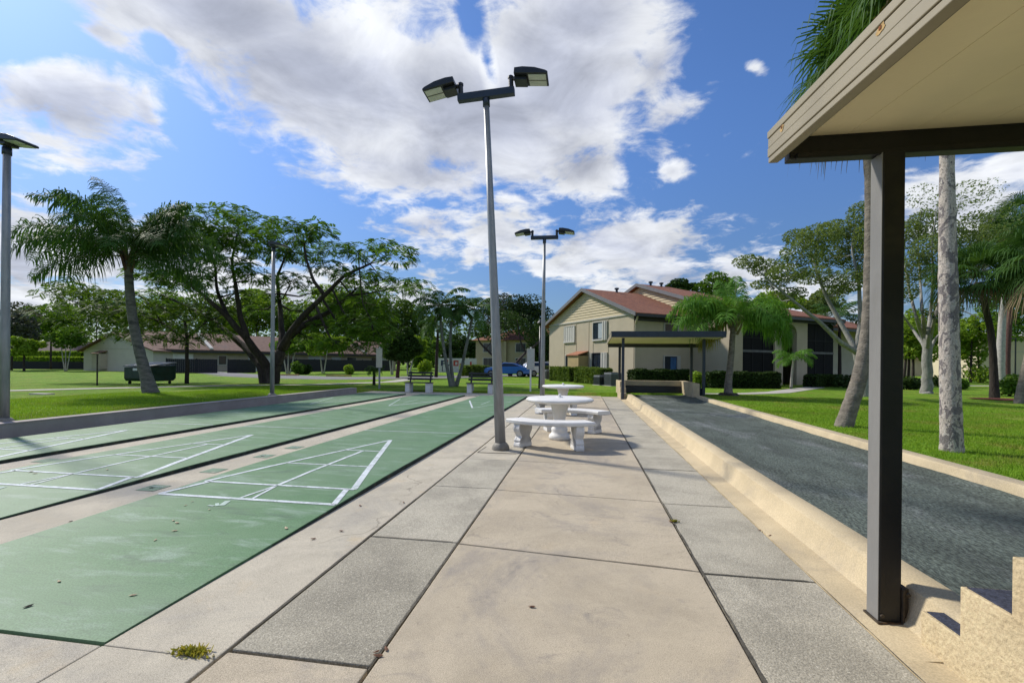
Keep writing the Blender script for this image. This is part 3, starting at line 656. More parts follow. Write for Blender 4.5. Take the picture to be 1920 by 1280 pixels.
# ------------------------------------------------------------------ park benches and score boards behind the courts
def parkbench(x, y, label, z=.02):
    t = thing('park_bench', label, 'bench', (x, y, z), 0, 'black slatted benches behind the courts'); w = .60
    for s in (-1, 1):
        b = MB(); b.box(s*.46-.10, s*.46+.10, -.25, .2, 0, .40); b.build('leg', m_white, t, bevel=.01)
        b = MB(); b.tube([(s*.46, .10, .40), (s*.46, .17, .62), (s*.46, .24, .90)], .045, 4); b.build('upright', m_black, t)
    for i in range(4):
        b = MB(); y0 = -.30+i*.115; b.box(-w, w, y0, y0+.095, .402, .44); b.build('seat_slat', mat('weathered_slat', (.06, .05, .05), .7, .4, 9), t, bevel=.004)
    for i in range(3):
        z0 = .53+i*.135; y0 = .08+i*.043; b = MB(); b.box(-w+.02, w-.02, y0, y0+.035, z0, z0+.085); b.build('backrest_slat', m_black, t, bevel=.004)
    return t
parkbench(-7.12, 19.15, 'black slatted bench on white block legs, the left of the pair beyond the courts')
parkbench(-4.4, 19.35, 'black slatted bench on white block legs, in front of the blue car and hedge')
def board(x, y, label, m, h0, h1, w):
    t = thing('score_board', label, 'board', (x, y, .02), PSI*.3, 'score boards behind the courts')
    b = MB(); b.box(-w/2, w/2, -.022, .0, h0, h1); b.build('panel', m, t, bevel=.006)
    b = MB(); b.box(-w/2-.012, w/2+.012, -.03, -.0225, h0-.012, h0+.012); b.box(-w/2-.012, w/2+.012, -.03, -.0225, h1-.012, h1+.012); b.box(-w/2-.012, -w/2+.012, -.03, -.0225, h0+.013, h1-.013); b.box(w/2-.012, w/2+.012, -.03, -.0225, h0+.013, h1-.013); b.build('panel_frame', m_trim, t)
    b = MB(); b.box(-.035, .035, .001, .06, -.1, h1+.03); b.build('post', m_white if m is m_boardw else m_pole, t)
    b = MB(); b.lathe([(.03, 0), (.03, .03), (.0, .045)], 12, (0, .03, h1+.031)); b.build('post_cap', m_white, t)
    return t
m_boardw = mat('grey_white_board', (.44, .46, .44), .7, .12, 8); m_boardc = mat('cream_board', (.52, .50, .40), .7, .12, 8)
board(-9.35, 19.9, 'cream score board on a thin grey post left of the black benches', m_boardc, 1.06, 1.93, .27)
board(-2.28, 19.8, 'pale grey score board on a white post near the second light pole', m_boardw, 1.06, 1.95, .32)

# ------------------------------------------------------------------ apartment building
Bo = at(1188, 700, 29.0); ANG = PSI+math.atan2(.414, .909)
apt = thing('apartment_building', 'two-storey beige stucco apartment building with red shingle gable roofs and dark screened porches', 'building', (Bo[0], Bo[1], 0), ANG)
EV, RG1, RG2, DPT = 4.66, 6.85, 7.62, 11.0
b = MB(); b.prism([(0, -.2), (DPT, -.2), (DPT, EV), (DPT/2, RG1-.12), (0, EV)], (0, 0, 0), (0, 1, 0), (0, 0, 1), (5.1, 0, 0)); b.build('wall', m_wall, apt)
# siding on the two gables
def siding(x, y0, y1, yr, zb, zr):
    b = MB(); z = zb
    while z < zr-.05:
        f0 = (z-zb)/(zr-zb); a, c = y0+(yr-y0)*f0, y1+(yr-y1)*f0
        f1 = min(1, (z+.19-zb)/(zr-zb)); a1, c1 = y0+(yr-y0)*f1, y1+(yr-y1)*f1
        b.add([(x-.05, a, z), (x-.05, c, z), (x-.012, c1, min(z+.19, zr)), (x-.012, a1, min(z+.19, zr)), (x, a, z), (x, c, z)], [(0, 1, 2, 3), (4, 5, 1, 0)]); z += .19
    return b
m_siding = mat('cream_lap_siding', (.54, .45, .29), .75, .07, 2)
siding(0, -.02, DPT+.02, DPT/2, EV-.04, RG1-.16).build('gable_siding', m_siding, apt)
b = MB(); b.box(-.07, -.001, .02, DPT, EV-.13, EV-.045); b.build('belt_trim', m_trim, apt)
def gableroof(x0, x1, ya, yb, yr, ze, zr, th=.16, ov=.45, hip=0):
    """two slopes with thickness; eaves reach ov past the walls"""
    B = MB(); 
    for (ye, s) in ((ya, -1), (yb, 1)):
        sl = (zr-ze)/abs(yr-ye); yo = ye+s*ov; zo = ze-sl*ov
        q = [(x0, yo, zo), (x1+ (0 if not hip else 0), yo, zo), (x1-hip, yr, zr), (x0, yr, zr)]
        vs = q+[(p[0], p[1], p[2]+th) for p in q]
        B.add(vs, [(0, 1, 2, 3), (4, 7, 6, 5), (0, 4, 5, 1), (1, 5, 6, 2), (2, 6, 7, 3), (3, 7, 4, 0)])
    if hip:
        sl = (zr-ze)/abs(yr-ya); q = [(x1, ya-ov, ze-sl*ov), (x1, yb+ov, ze-sl*ov), (x1-hip, yr, zr)]
        vs = q+[(p[0], p[1], p[2]+th) for p in q]; B.add(vs, [(0, 1, 2), (3, 5, 4), (0, 3, 4, 1)])
    return B
gableroof(-.35, 5.6, 0, DPT, DPT/2, EV, RG1-.05, ov=.6).build('roof', m_shingle, apt)
def barge(x, ya, yb, yr, ze, zr, ov):
    B = MB()
    for ye, s in ((ya, -1), (yb, 1)):
        sl = (zr-ze)/abs(yr-ye); yo = ye+s*ov; zo = ze-sl*ov
        q = [(x, yo, zo-.06), (x, yr, zr-.06), (x, yr, zr+.19), (x, yo, zo+.19)]
        B.add(q+[(p[0]+.05, p[1], p[2]) for p in q], [(0, 1, 2, 3), (7, 6, 5, 4), (0, 4, 5, 1), (1, 5, 6, 2), (2, 6, 7, 3), (3, 7, 4, 0)])
    return B
m_barge = mat('grey_bargeboard', (.16, .16, .17), .6, .15, 5)
barge(-.405, 0, DPT, DPT/2, EV, RG1-.05, .6).build('bargeboard', m_barge, apt)
b = MB(); b.box(-.3, 5.2, -.62, -.52, EV-.30, EV-.12); b.build('eave_fascia', m_black, apt)
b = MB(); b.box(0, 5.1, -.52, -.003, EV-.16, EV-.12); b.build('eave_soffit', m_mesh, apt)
# section two, standing forward, with its own taller gable roof and hipped end
S2, W2 = -3.2, 10.2
X2 = 5.1+W2; YB2 = DPT+3.2
b = MB()
b.box(5.1, 5.35, S2, 5.5, -.2, EV-.02)                           # sunlit return wall
b.box(5.1, 5.9, S2-.02, S2+.25, -.2, EV-.02)                     # corner pier
b.box(8.9, 9.7, S2-.03, S2+.3, -.2, EV-.02)                    # left pier of the arch
b.box(11.1, 12.2, S2-.03, S2+.3, -.2, EV-.02)                    # right pier
b.box(5.1, X2, 3.0, 3.2, -.2, EV-.02)                            # back wall inside the porches
b.prism([(5.5-5.2, EV), (5.5+5.2, EV), (5.5, RG2-.12)], (5.1, 0, 0), (0, 1, 0), (0, 0, 1), (.2, 0, 0))
n = 14; arch = [(9.7, 2.2), (9.7, EV-.02), (11.1, EV-.02), (11.1, 2.2)]
pts = [(9.7, 3.4)]+[(10.4-.7*math.cos(math.pi*i/n), 3.4+.75*math.sin(math.pi*i/n)) for i in range(1, n)]+[(11.1, 3.4)]
for i in range(len(pts)-1):
    (xa, za), (xb, zb) = pts[i], pts[i+1]
    b.add([(xa, S2-.03, za), (xb, S2-.03, zb), (xb, S2-.03, EV-.02), (xa, S2-.03, EV-.02), (xa, S2+.3, za), (xb, S2+.3, zb), (xb, S2+.3, EV-.02), (xa, S2+.3, EV-.02)], [(0, 1, 2, 3), (7, 6, 5, 4), (0, 4, 5, 1), (1, 5, 6, 2), (2, 6, 7, 3), (3, 7, 4, 0)])
b.build('wall', m_wall, apt)
siding(5.09, DPT/2-8.7, DPT/2+8.7, DPT/2, EV-.04, RG2-.16).build('gable_siding', m_siding, apt)
gableroof(4.75, X2+.3, S2, YB2, DPT/2, EV, RG2-.05, ov=.55, hip=7.5).build('roof', m_shingle, apt)
barge(4.70, S2, YB2, DPT/2, EV, RG2-.05, .55).build('bargeboard', m_barge, apt)
b = MB(); b.box(4.8, X2+.2, S2-.58, S2-.48, EV-.28, EV-.10); b.build('eave_fascia', m_black, apt)
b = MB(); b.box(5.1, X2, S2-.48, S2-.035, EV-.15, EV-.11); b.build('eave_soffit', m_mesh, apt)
for (xa, xb) in ((5.9, 8.9), (12.2, X2-.05)):
    for (za, zb) in ((.05, 2.2), (2.35, EV-.03)):
        b = MB(); b.box(xa+.001, xb-.001, S2+.08, S2+.1, za, zb); o = b.build('porch_screen', m_mesh, apt)
        f = MB(); k = 3
        for i in range(1, k): x = xa+(xb-xa)*i/k; f.box(x-.025, x+.025, S2+.05, S2+.078, za, zb)
        f.box(xa, xb, S2+.045, S2+.077, (za+zb)/2-.4, (za+zb)/2-.36); f.build('screen_frame', mat('soot_black_frame', (.008, .008, .009), .7), o)
    b = MB(); b.box(xa+.001, xb-.001, S2+.05, S2+.2, 2.2, 2.35); b.build('floor_band', mat('grey_band', (.13, .13, .13), .7), apt)
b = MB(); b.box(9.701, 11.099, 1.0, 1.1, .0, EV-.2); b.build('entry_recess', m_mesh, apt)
b = MB(); b.box(9.701, 11.099, .4, .99, 2.2, 2.3); b.box(9.701, 11.099, .4, .45, 2.3, 3.2); b.build('entry_balcony', m_wall, apt)
# third section, set back at the right end
b = MB(); b.box(X2, X2+.6, S2+1.0, 9, -.2, 4.3); b.box(X2+.6, X2+9.0, S2+3.0, 9, -.2, 4.3); b.build('wall', mat('cream_wing_wall', (.50, .46, .37), .9, .1, 1.5), apt)  # paler cream than the main walls
gableroof(X2-.2, X2+9.3, S2+1.2, 9, 3.0, 4.3, 6.0, ov=.5, hip=4).build('roof', m_shingle, apt)
b = MB(); b.box(X2+.3, X2+9.2, S2+.62, S2+.7, 4.0, 4.18); b.build('eave_fascia', m_black, apt)
b = MB(); b.tube([(X2+.75, S2+2.9, 4.1), (X2+.75, S2+2.9, .1)], .07, 8); b.build('downspout', m_white, apt)
# gable-end windows: (y0, y1, z0, z1, kind)
def window(x, y0, y1, z0, z1, kind):
    f = MB(); t = .06
    f.box(x-.09, x-.002, y0-t, y0, z0-t, z1+t); f.box(x-.09, x-.002, y1, y1+t, z0-t, z1+t); f.box(x-.09, x-.002, y0, y1, z1, z1+t); f.box(x-.12, x-.002, y0-t-.02, y1+t+.02, z0-t-.06, z0)
    fr = f.build('window', m_trim if kind != 'dark' else m_black, apt, bevel=.006)
    if kind == 'shut':
        b = MB(); n = 9
        for i in range(n): ya = y0+(y1-y0)*i/n; b.box(x-.075+(.015 if i % 2 else 0), x-.05, ya+.003, ya+(y1-y0)/n-.003, z0, z1)
        b.build('storm_shutter', m_trim, fr)
    else:
        b = MB(); b.box(x-.03, x-.02, y0, y1, z0, z1); b.build('pane', m_glass, fr)
        ym = (y0+y1)/2
        b = MB(); b.box(x-.045, x-.0305, ym-.02, ym+.02, z0, z1); b.build('mullion', m_black, fr)
        if kind in ('blind', 'half'):
            b = MB(); ya = y0+.05; yb = (y1-.55 if kind == 'blind' else y0+(y1-y0)*.38); b.box(x-.034, x-.0305, ya, yb, z0+.06, z1-.06); b.build('blind', m_blind, fr)
    return fr
def foldshutter(x, y0, y1, z0, z1):
    b = MB(); n = 4
    for i in range(n): ya = y0+(y1-y0)*i/n; b.box(x-.10-(.03 if i % 2 else 0), x-.002, ya+.004, ya+(y1-y0)/n-.004, z0, z1)
    b.build('folded_shutter', m_trim, apt)
window(0, 6.95, 8.45, 3.12, 4.28, 'shut')
window(0, 3.3, 4.42, 3.12, 4.32, 'blind'); foldshutter(0, 2.76, 3.22, 3.02, 4.36)
window(0, 7.0, 8.2, .95, 2.0, 'half')
window(0, 3.45, 4.42, .95, 2.1, 'dark'); foldshutter(0, 2.72, 3.38, .88, 2.16); foldshutter(0, 4.5, 4.72, .88, 2.16)
for y in (2.68, 4.5, 5.05, 6.75, 8.5):
    b = MB(); b.box(-.022, -.001, y-.03, y+.03, .1, EV-.14); b.build('wall_strip', mat('strip_paint', (.46, .38, .27), .9, .08, 2), apt)
# facade windows
def fwindow(x0, x1, z0, z1, y, blue):
    f = MB(); t = .06
    f.box(x0-t, x0, y-.1, y-.002, z0-t, z1+t); f.box(x1, x1+t, y-.1, y-.002, z0-t, z1+t); f.box(x0, x1, y-.1, y-.002, z1, z1+t); f.box(x0-t, x1+t, y-.12, y-.002, z0-t-.05, z0)
    fr = f.build('window', m_trim, apt, bevel=.006)
    b = MB(); b.box(x0, x1, y-.03, y-.02, z0, z1); b.build('pane', m_glass, fr)
    if blue: b = MB(); b.box((x0+x1)/2, x1-.05, y-.036, y-.0305, z0+.05, z1-.05); b.build('blind', m_blueglass, fr)
    b = MB()
    for i in range(2): b.box(x1+.07+i*.11, x1+.165+i*.11, y-.1, y-.002, z0-t, z1+t)
    b.build('folded_shutter', m_trim, fr)
fwindow(2.5, 3.6, .82, 1.9, 0, True); fwindow(2.5, 3.6, 3.0, EV-.62, 0, False)
b = MB(); b.box(.02, 5.09, -.025, -.001, EV-.52, EV-.165); b.build('eave_shade_strip', m_black, apt)  # black strip paints the shade under the eave onto the wall
b = MB(); b.box(5.92, X2, S2-.055, S2-.031, EV-.4, EV-.155); b.build('eave_shade_strip', m_black, apt)  # same painted eave shade along the forward section
# utility closet, downspout, roof vents
uc = MB(); uc.box(-.85, -.003, 5.1, 6.6, .25, 1.95); o = uc.build('utility_closet', mat('mustard_closet', (.42, .32, .15), .8, .12, 3), apt, bevel=.01)
b = MB(); b.prism([(-.95, 1.96), (-.003, 2.25), (-.003, 2.32), (-.95, 2.04)], (0, 5.05, 0), (1, 0, 0), (0, 0, 1), (0, 1.6, 0)); b.build('closet_roof', mat('terracotta_cap', (.36, .15, .08), .85, .2, 6), o)
b = MB(); b.tube([(-.1, -.58, EV-.2), (-.1, -.45, EV-.35), (.06, -.1, EV-.75), (.06, -.08, EV-1.0), (.06, -.08, .15)], .06, 8); b.build('downspout', m_wall, apt)
for (x, y, z) in ((2.6, 5.2, RG1+.02), (5.9, 5.2, RG2+.02), (7.0, 5.2, RG2+.02)):
    b = MB(); b.lathe([(.09, -.1), (.09, .2), (.17, .2), (.17, .3), (.05, .33)], 12, (x, y, z)); b.build('roof_vent', m_navy, apt)

# ------------------------------------------------------------------ plants: generators
def hedge(name, label, p0, p1, w, h, m, cell=.09, z=None, group=None, n=None):
    """clipped hedge from p0 to p1 (ground points)"""
    p0 = np.array(p0[:2]); p1 = np.array(p1[:2]); d = p1-p0; Ln = np.linalg.norm(d); d = d/Ln; nn = np.array([-d[1], d[0]])
    zz = hl(*p0) if z is None else z
    k = n or int(min(14000, 900*(Ln*w+2*Ln*h+2*w*h)))
    q = rng.uniform(-1, 1, (k, 3)); s = np.argmax(np.abs(q)*np.array([1/ Ln, 1/w, 1/h])*0+rng.uniform(size=(k, 3))*np.array([w*h, Ln*h, Ln*w])**.5, 1)
    for a in range(3):
        mk = s == a; q[mk, a] = np.sign(q[mk, a])*rng.uniform(.86, 1.03, mk.sum())
    bump = 1+.05*np.sin(q[:, 0]*Ln*2.1+1)+.04*np.sin(q[:, 0]*Ln*5+2)
    X = p0[None]+d*((q[:, :1]+1)/2*Ln)+nn*(q[:, 1:2]*w/2)*bump[:, None]
    Z = zz+(q[:, 2]+1)/2*h*bump
    P = np.concatenate([X, Z[:, None]], 1)
    t = thing(name, label, 'hedge', (*((p0+p1)/2), zz), 0, group)
    off = np.array([*((p0+p1)/2), zz])
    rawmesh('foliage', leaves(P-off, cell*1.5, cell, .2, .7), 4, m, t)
    b = MB(); Mx = Matrix.Rotation(math.atan2(d[1], d[0]), 4, 'Z'); b.box(-Ln/2*.95, Ln/2*.95, -w/2*.86, w/2*.86, -.05, h*.92, Mx); b.build('twigs', mat('hedge_dark_twigs', (.012, .018, .008), 1, .3, 8), t)  # near-black box fills the hedge core
    return t
def bush(name, label, p, r, h, m, n=900, lf=.12, cat='shrub', group=None, stem=False):
    t = thing(name, label, cat, p, 0, group); cs = []
    k = 7
    for i in range(k):
        c = np.array([rng.uniform(-.5, .5)*r, rng.uniform(-.5, .5)*r, h*.5+rng.uniform(-.2, .25)*h]); cs.append(ellip(n//k, c, (r*.55, r*.55, h*.36), .6))
    P = np.concatenate(cs); P[:, 2] = np.clip(P[:, 2], .02, None)
    rawmesh('foliage', leaves(P, lf*1.5, lf*.8, .1, .8), 4, m, t)
    b = MB()
    for i in range(4): a = i*1.57+.4; b.tube([(0, 0, -.05), (math.cos(a)*r*.25, math.sin(a)*r*.25, h*.35), (math.cos(a)*r*.4, math.sin(a)*r*.4, h*.65)], [.03, .02, .01], 5)
    b.build('stem', m_bark, t); return t
def tree(name, label, base, trunks, clumps, lm, bm, leaf=(.2, .1), dens=1.0, twig=.03, cat='tree', group=None, flat=.6, droop=0.0, up=.2, shell=.55, ntw=5, spray=0, ts=1.0):
    """trunks: list of (points, radii) in world space; clumps: list of (centre, rx, rz, n) in world space"""
    base = np.array(base, float); t = thing(name, label, cat, base, 0, group); b = MB(); nodes = []; rads = []; kr = dep(base)/np.linalg.norm(base[:2])*ts
    for pts, rad in trunks:
        pts = [np.array(p, float) for p in pts]; P = []; Rr = []
        for i in range(len(pts)-1):
            k = 5
            for j in range(k):
                f = j/k; P.append(pts[i]*(1-f)+pts[i+1]*f+rng.normal(size=3)*rad[i]*.10*(j > 0)); Rr.append(rad[i]*(1-f)+rad[i+1]*f)
        P.append(pts[-1]); Rr.append(rad[-1]); Rr = [q*kr for q in Rr]
        # smooth
        Q = [P[0]]+[(P[i-1]+2*P[i]+P[i+1])/4 for i in range(1, len(P)-1)]+[P[-1]]
        b.tube([q-base for q in Q], Rr, 10 if Rr[0] > .1 else 7); nodes += Q[len(Q)//4:]; rads += Rr[len(Q)//4:]
    nodes = np.array(nodes); rads = np.array(rads); Ls = []
    for (c, rx, rzz, n) in clumps:
        c = np.array(c, float); i = int(np.argmin(np.linalg.norm(nodes-c-np.array([0, 0, -rzz*.5]), axis=1))); s = nodes[i]; r0 = min(rads[i]*.6, twig*1.6)
        mid = (s+c)/2+np.array([0, 0, -.10*np.linalg.norm(c-s)])+rng.normal(size=3)*.06*np.linalg.norm(c-s)
        b.tube([s-base, (s*.6+mid*.4)-base, mid-base, (mid+c)/2-base+rng.normal(size=3)*.03, c-base], [r0, r0*.85, r0*.7, r0*.5, r0*.3], 5)
        for q in range(ntw):
            e = c+unit(rng.normal(size=3))*np.array([rx, rx, rzz])*rng.uniform(.5, 1.0); b.tube([mid*.3+c*.7-base, (c*.45+e*.55)-base, e-base], [r0*.35, r0*.22, r0*.1], 4)
        n = int(n*dens)
        if spray:                                  # feathery compound leaves: rows of leaflets along short arching stalks
            k = max(4, n//spray); st = ellip(k, c, (rx, rx, rzz), shell); dd = rng.normal(size=(k, 3)); dd += unit(st-c)*1.0; dd[:, 2] = dd[:, 2]*.35-.1; dd = unit(dd)
            sd_ = unit(np.cross(dd, np.array([0, 0, 1.0])+rng.normal(size=(k, 3))*.3)); ln = rng.uniform(.32, .62, (k, 1))*leaf[0]*4
            for f in np.linspace(0.08, 1, spray//2):
                for s_ in (1, -1):
                    o = st+dd*ln*f; o[:, 2] -= (f**2)*ln[:, 0]*.35
                    a = unit(sd_*s_+dd*.45); a[:, 2] -= .25; l = leaf[0]*(1-.5*abs(f-.45))*rng.uniform(.8, 1.2, (k, 1)); w = leaf[1]
                    Ls.append(np.stack([o, o+a*l*.5+dd*w*.5, o+a*l, o+a*l*.5-dd*w*.5], 1)-base)
        else:
            P = ellip(n, c, (rx, rx, rzz), shell); Ls.append(leaves(P-base, leaf[0], leaf[1], up, flat, droop))
    b.build('trunk', bm, t, smooth=True)
    rawmesh('crown', np.concatenate(Ls), 4, lm, t); return t
def frondquads(base, az, el, Ln, droop, nl=46, ll=.55, lw=.03, hang=.5, plum=.25, start=.12, tw=0.0):
    """pinnate palm frond: rachis curve and drooping leaflets; returns leaflet quads and rachis points"""
    k = 24; p = np.array(base, float); pts = [p.copy()]; e = el
    h = np.array([math.cos(az), math.sin(az), 0]); 
    for i in range(k):
        t = (i+.5)/k; e = el-droop*(t**1.4); p = p+(h*math.cos(e)+np.array([0, 0, math.sin(e)]))*Ln/k; pts.append(p.copy())
    pts = np.array(pts); tt = np.linspace(start, .995, nl); idx = tt*k; i0 = np.minimum(idx.astype(int), k-1); f = (idx-i0)[:, None]
    o = pts[i0]*(1-f)+pts[i0+1]*f; tg = unit(pts[i0+1]-pts[i0]); side = np.array([-math.sin(az), math.cos(az), 0]); out = []
    shape = np.sin(np.pi*np.clip((tt-start)/(1-start)*.85+.12, 0, 1))[:, None]**.6
    for s in (1, -1):
        upv = rng.normal(size=(nl, 1))*plum; d = unit(side*s*.85+tg*rng.uniform(.35, .7, (nl, 1))+np.array([0, 0, 1.])*upv)
        l = ll*shape*rng.uniform(.85, 1.12, (nl, 1)); w = tg*lw*.5*rng.uniform(.8, 1.2, (nl, 1))
        m1 = o+d*l*.5+np.array([0, 0, -1])*l*hang*.12; m2 = o+d*l*.82+np.array([0, 0, -1])*l*hang*rng.uniform(.4, .7, (nl, 1))
        tip = o+d*l*.95+np.array([0, 0, -1])*l*hang*rng.uniform(.75, 1.2, (nl, 1))
        out.append(np.stack([o-w*.4, o+w*.4, m1+w, m1-w], 1)); out.append(np.stack([m1-w, m1+w, m2+w*.8, m2-w*.8], 1)); out.append(np.stack([m2-w*.8, m2+w*.8, tip+w*.15, tip-w*.15], 1))
    return np.concatenate(out), pts
def palm(name, label, base, path, rad, crown, fr, lm, bm, cat='palm tree', group=None, boots=None, dead=None, m_r=None, rr=.022, yellow=0, ts=1.0):
    base = np.array(base, float); t = thing(name, label, cat, base, 0, group); b = MB(); P = []; Rr = []; kr = dep(base)/np.linalg.norm(base[:2])*ts; rad = [q*kr for q in rad]
    path = [np.array(p, float) for p in path]
    for i in range(len(path)-1):
        for j in range(6): f = j/6; P.append(path[i]*(1-f)+path[i+1]*f); Rr.append(rad[i]*(1-f)+rad[i+1]*f)
    P.append(path[-1]); Rr.append(rad[-1])
    for _ in range(2): P = [P[0]]+[(P[i-1]+2*P[i]+P[i+1])/4 for i in range(1, len(P)-1)]+[P[-1]]
    Rr = [r*(1+.035*math.sin(i*2.3)) for i, r in enumerate(Rr)]
    b.tube([p-base for p in P], Rr, 16); b.build('trunk', bm, t, smooth=True)
    c = np.array(crown, float)-base; Q = []; rb = MB(); Y = []
    for i, f in enumerate(fr):
        q, pts = frondquads(c+np.array([math.cos(f['az'])*.06, math.sin(f['az'])*.06, 0]), **f)
        (Y if i < yellow else Q).append(q); rb.tube(pts[::3], list(np.linspace(rr, .004, len(pts[::3]))), 5)
    rawmesh('crown', np.concatenate(Q), 4, lm, t); rb.build('frond_stalks', m_r or mat('frond_stalk', (.10, .13, .04), .6, .3, 6), t, smooth=True)
    if Y: rawmesh('yellow_fronds', np.concatenate(Y), 4, l_yel, t)
    if boots:
        bb = MB()
        for i in range(boots):
            a = i*2.4; z = -.55+.6*i/boots; bb.tube([c+np.array([math.cos(a)*.08, math.sin(a)*.08, z]), c+np.array([math.cos(a)*.19, math.sin(a)*.19, z+.22]), c+np.array([math.cos(a)*.28, math.sin(a)*.28, z+.5])], [.06, .045, .015], 5)
        bb.build('leaf_bases', dead or m_redbark, t)
    return t
def fan(base, az, el, Lp, r, n=34, spread=R_(118), droop=.45):
    """sabal fan frond"""
    h = np.array([math.cos(az), math.sin(az), 0]); d = h*math.cos(el)+np.array([0, 0, math.sin(el)]); tip = np.array(base)+d*Lp+np.array([0, 0, -.12*Lp])
    side = np.array([-math.sin(az), math.cos(az), 0]); nrm = np.cross(side, d); Q = []
    for i in range(n):
        a = -spread+2*spread*i/(n-1); v = d*math.cos(a)+side*math.sin(a)+nrm*.18*abs(math.sin(a)); v = v/np.linalg.norm(v); l = r*(1-.25*abs(a)/spread)*random.uniform(.85, 1.1)
        w = np.cross(v, nrm); w = w/np.linalg.norm(w)*.022; m1 = tip+v*l*.55-np.array([0, 0, droop*.10*l]); m2 = tip+v*l*.85-np.array([0, 0, droop*l*random.uniform(.3, .6)]); e = tip+v*l*.95-np.array([0, 0, droop*l*random.uniform(.6, 1.3)])
        Q += [[tip-w*.3, tip+w*.3, m1+w, m1-w], [m1-w, m1+w, m2+w*.7, m2-w*.7], [m2-w*.7, m2+w*.7, e+w*.1, e-w*.1]]
    return np.array(Q), [np.array(base), np.array(base)+d*Lp*.5+np.array([0, 0, .03]), tip]
def sabal(name, label, base, path, rad, crown, bm, nf=30, Lp=.8, r=.75, group=None, dead=.15, seed=0, elmin=-50):
    base = np.array(base, float); t = thing(name, label, 'palm tree', base, 0, group); b = MB(); P = []; Rr = []; path = [np.array(p, float) for p in path]; rad = [q*dep(base)/np.linalg.norm(base[:2]) for q in rad]
    for i in range(len(path)-1):
        for j in range(8): f = j/8; P.append(path[i]*(1-f)+path[i+1]*f); Rr.append(rad[i]*(1-f)+rad[i+1]*f)
    P.append(path[-1]); Rr.append(rad[-1])
    for _ in range(3): P = [P[0]]+[(P[i-1]+2*P[i]+P[i+1])/4 for i in range(1, len(P)-1)]+[P[-1]]
    b.tube([p-base for p in P], [x*(1+random.uniform(-.03, .03)) for x in Rr], 20); b.build('trunk', bm, t, smooth=True)
    c = np.array(crown)-base; Q = []; D = []; rb = MB()
    for i in range(nf):
        az = i*2.399+seed; el = R_(78-(78-elmin)*(i/nf)**.8+random.uniform(-8, 8)); q, pts = fan(c, az, el, Lp*random.uniform(.8, 1.1), r*random.uniform(.85, 1.1), droop=.35+.5*i/nf)
        (D if i > nf*(1-dead) else Q).append(q); rb.tube(pts, [.02, .014, .008], 4)
    rawmesh('crown', np.concatenate(Q), 4, l_palm, t); rb.build('frond_stalks', mat('frond_stalk', (.10, .13, .04), .6, .3, 6), t)
    if D: rawmesh('dead_fronds', np.concatenate(D), 4, l_dead, t)
    return t

# ------------------------------------------------------------------ planted things
def azr(deg): return PSI+R_(deg)             # 0 = to the right of the view, 90 = away, 180 = left, 270 = towards
m_qbark = mat('grey_palm_bark', (.17, .16, .145), .85, .4, 5, .6, 10, stretch=(1, 1, 2.2), stain=(.02, .02, .02), stscale=2.2, bdist=.02)
m_qbark2 = mat('ringed_palm_bark', (.27, .23, .20), .85, .4, 6, .7, 9, stretch=(1, 1, 2.5), stain=(.14, .11, .09), stscale=3, bdist=.02)
m_sbark = mat('sabal_bark', (.23, .20, .16), .9, .4, 7, 1.0, 16, stretch=(1, 1, 1.6), stain=(.06, .055, .05), stscale=2.2, bdist=.025)
def spotmat():
    m = bpy.data.materials.new('lichen_spotted_bark'); m.use_nodes = True; t = m.node_tree; b = t.nodes['Principled BSDF']
    co = N(t, 'ShaderNodeTexCoord'); mp = N(t, 'ShaderNodeMapping'); mp.inputs['Scale'].default_value = (1, 1, .62); L(t, co, 'Object', mp, 0); v = mp.outputs[0]
    c = mixc(t, rampf(t, noise(t, v, 7.5, 4, .55, .9), .48, .51), (.17, .15, .145), (.42, .37, .32))
    c = mixc(t, rampf(t, noise(t, v, 17, 3, .55, .5), .60, .64), c, (.42, .39, .35))
    c = mixc(t, rampf(t, noise(t, v, 30, 3, .6), .60, .68), c, (.11, .10, .10))
    c = mixc(t, .3, c, mixc(t, rampf(t, noise(t, v, 70, 3, .6), .3, .7), (0, 0, 0), (1, 1, 1)), 'OVERLAY')
    t.links.new(c, b.inputs['Base Color']); b.inputs['Roughness'].default_value = .9
    bn = N(t, 'ShaderNodeBump'); bn.inputs['Strength'].default_value = .8; bn.inputs['Distance'].default_value = .02
    t.links.new(noise(t, v, 24, 5, .65), bn.inputs['Height']); L(t, bn, 0, b, 'Normal'); return m
m_spot = spotmat()

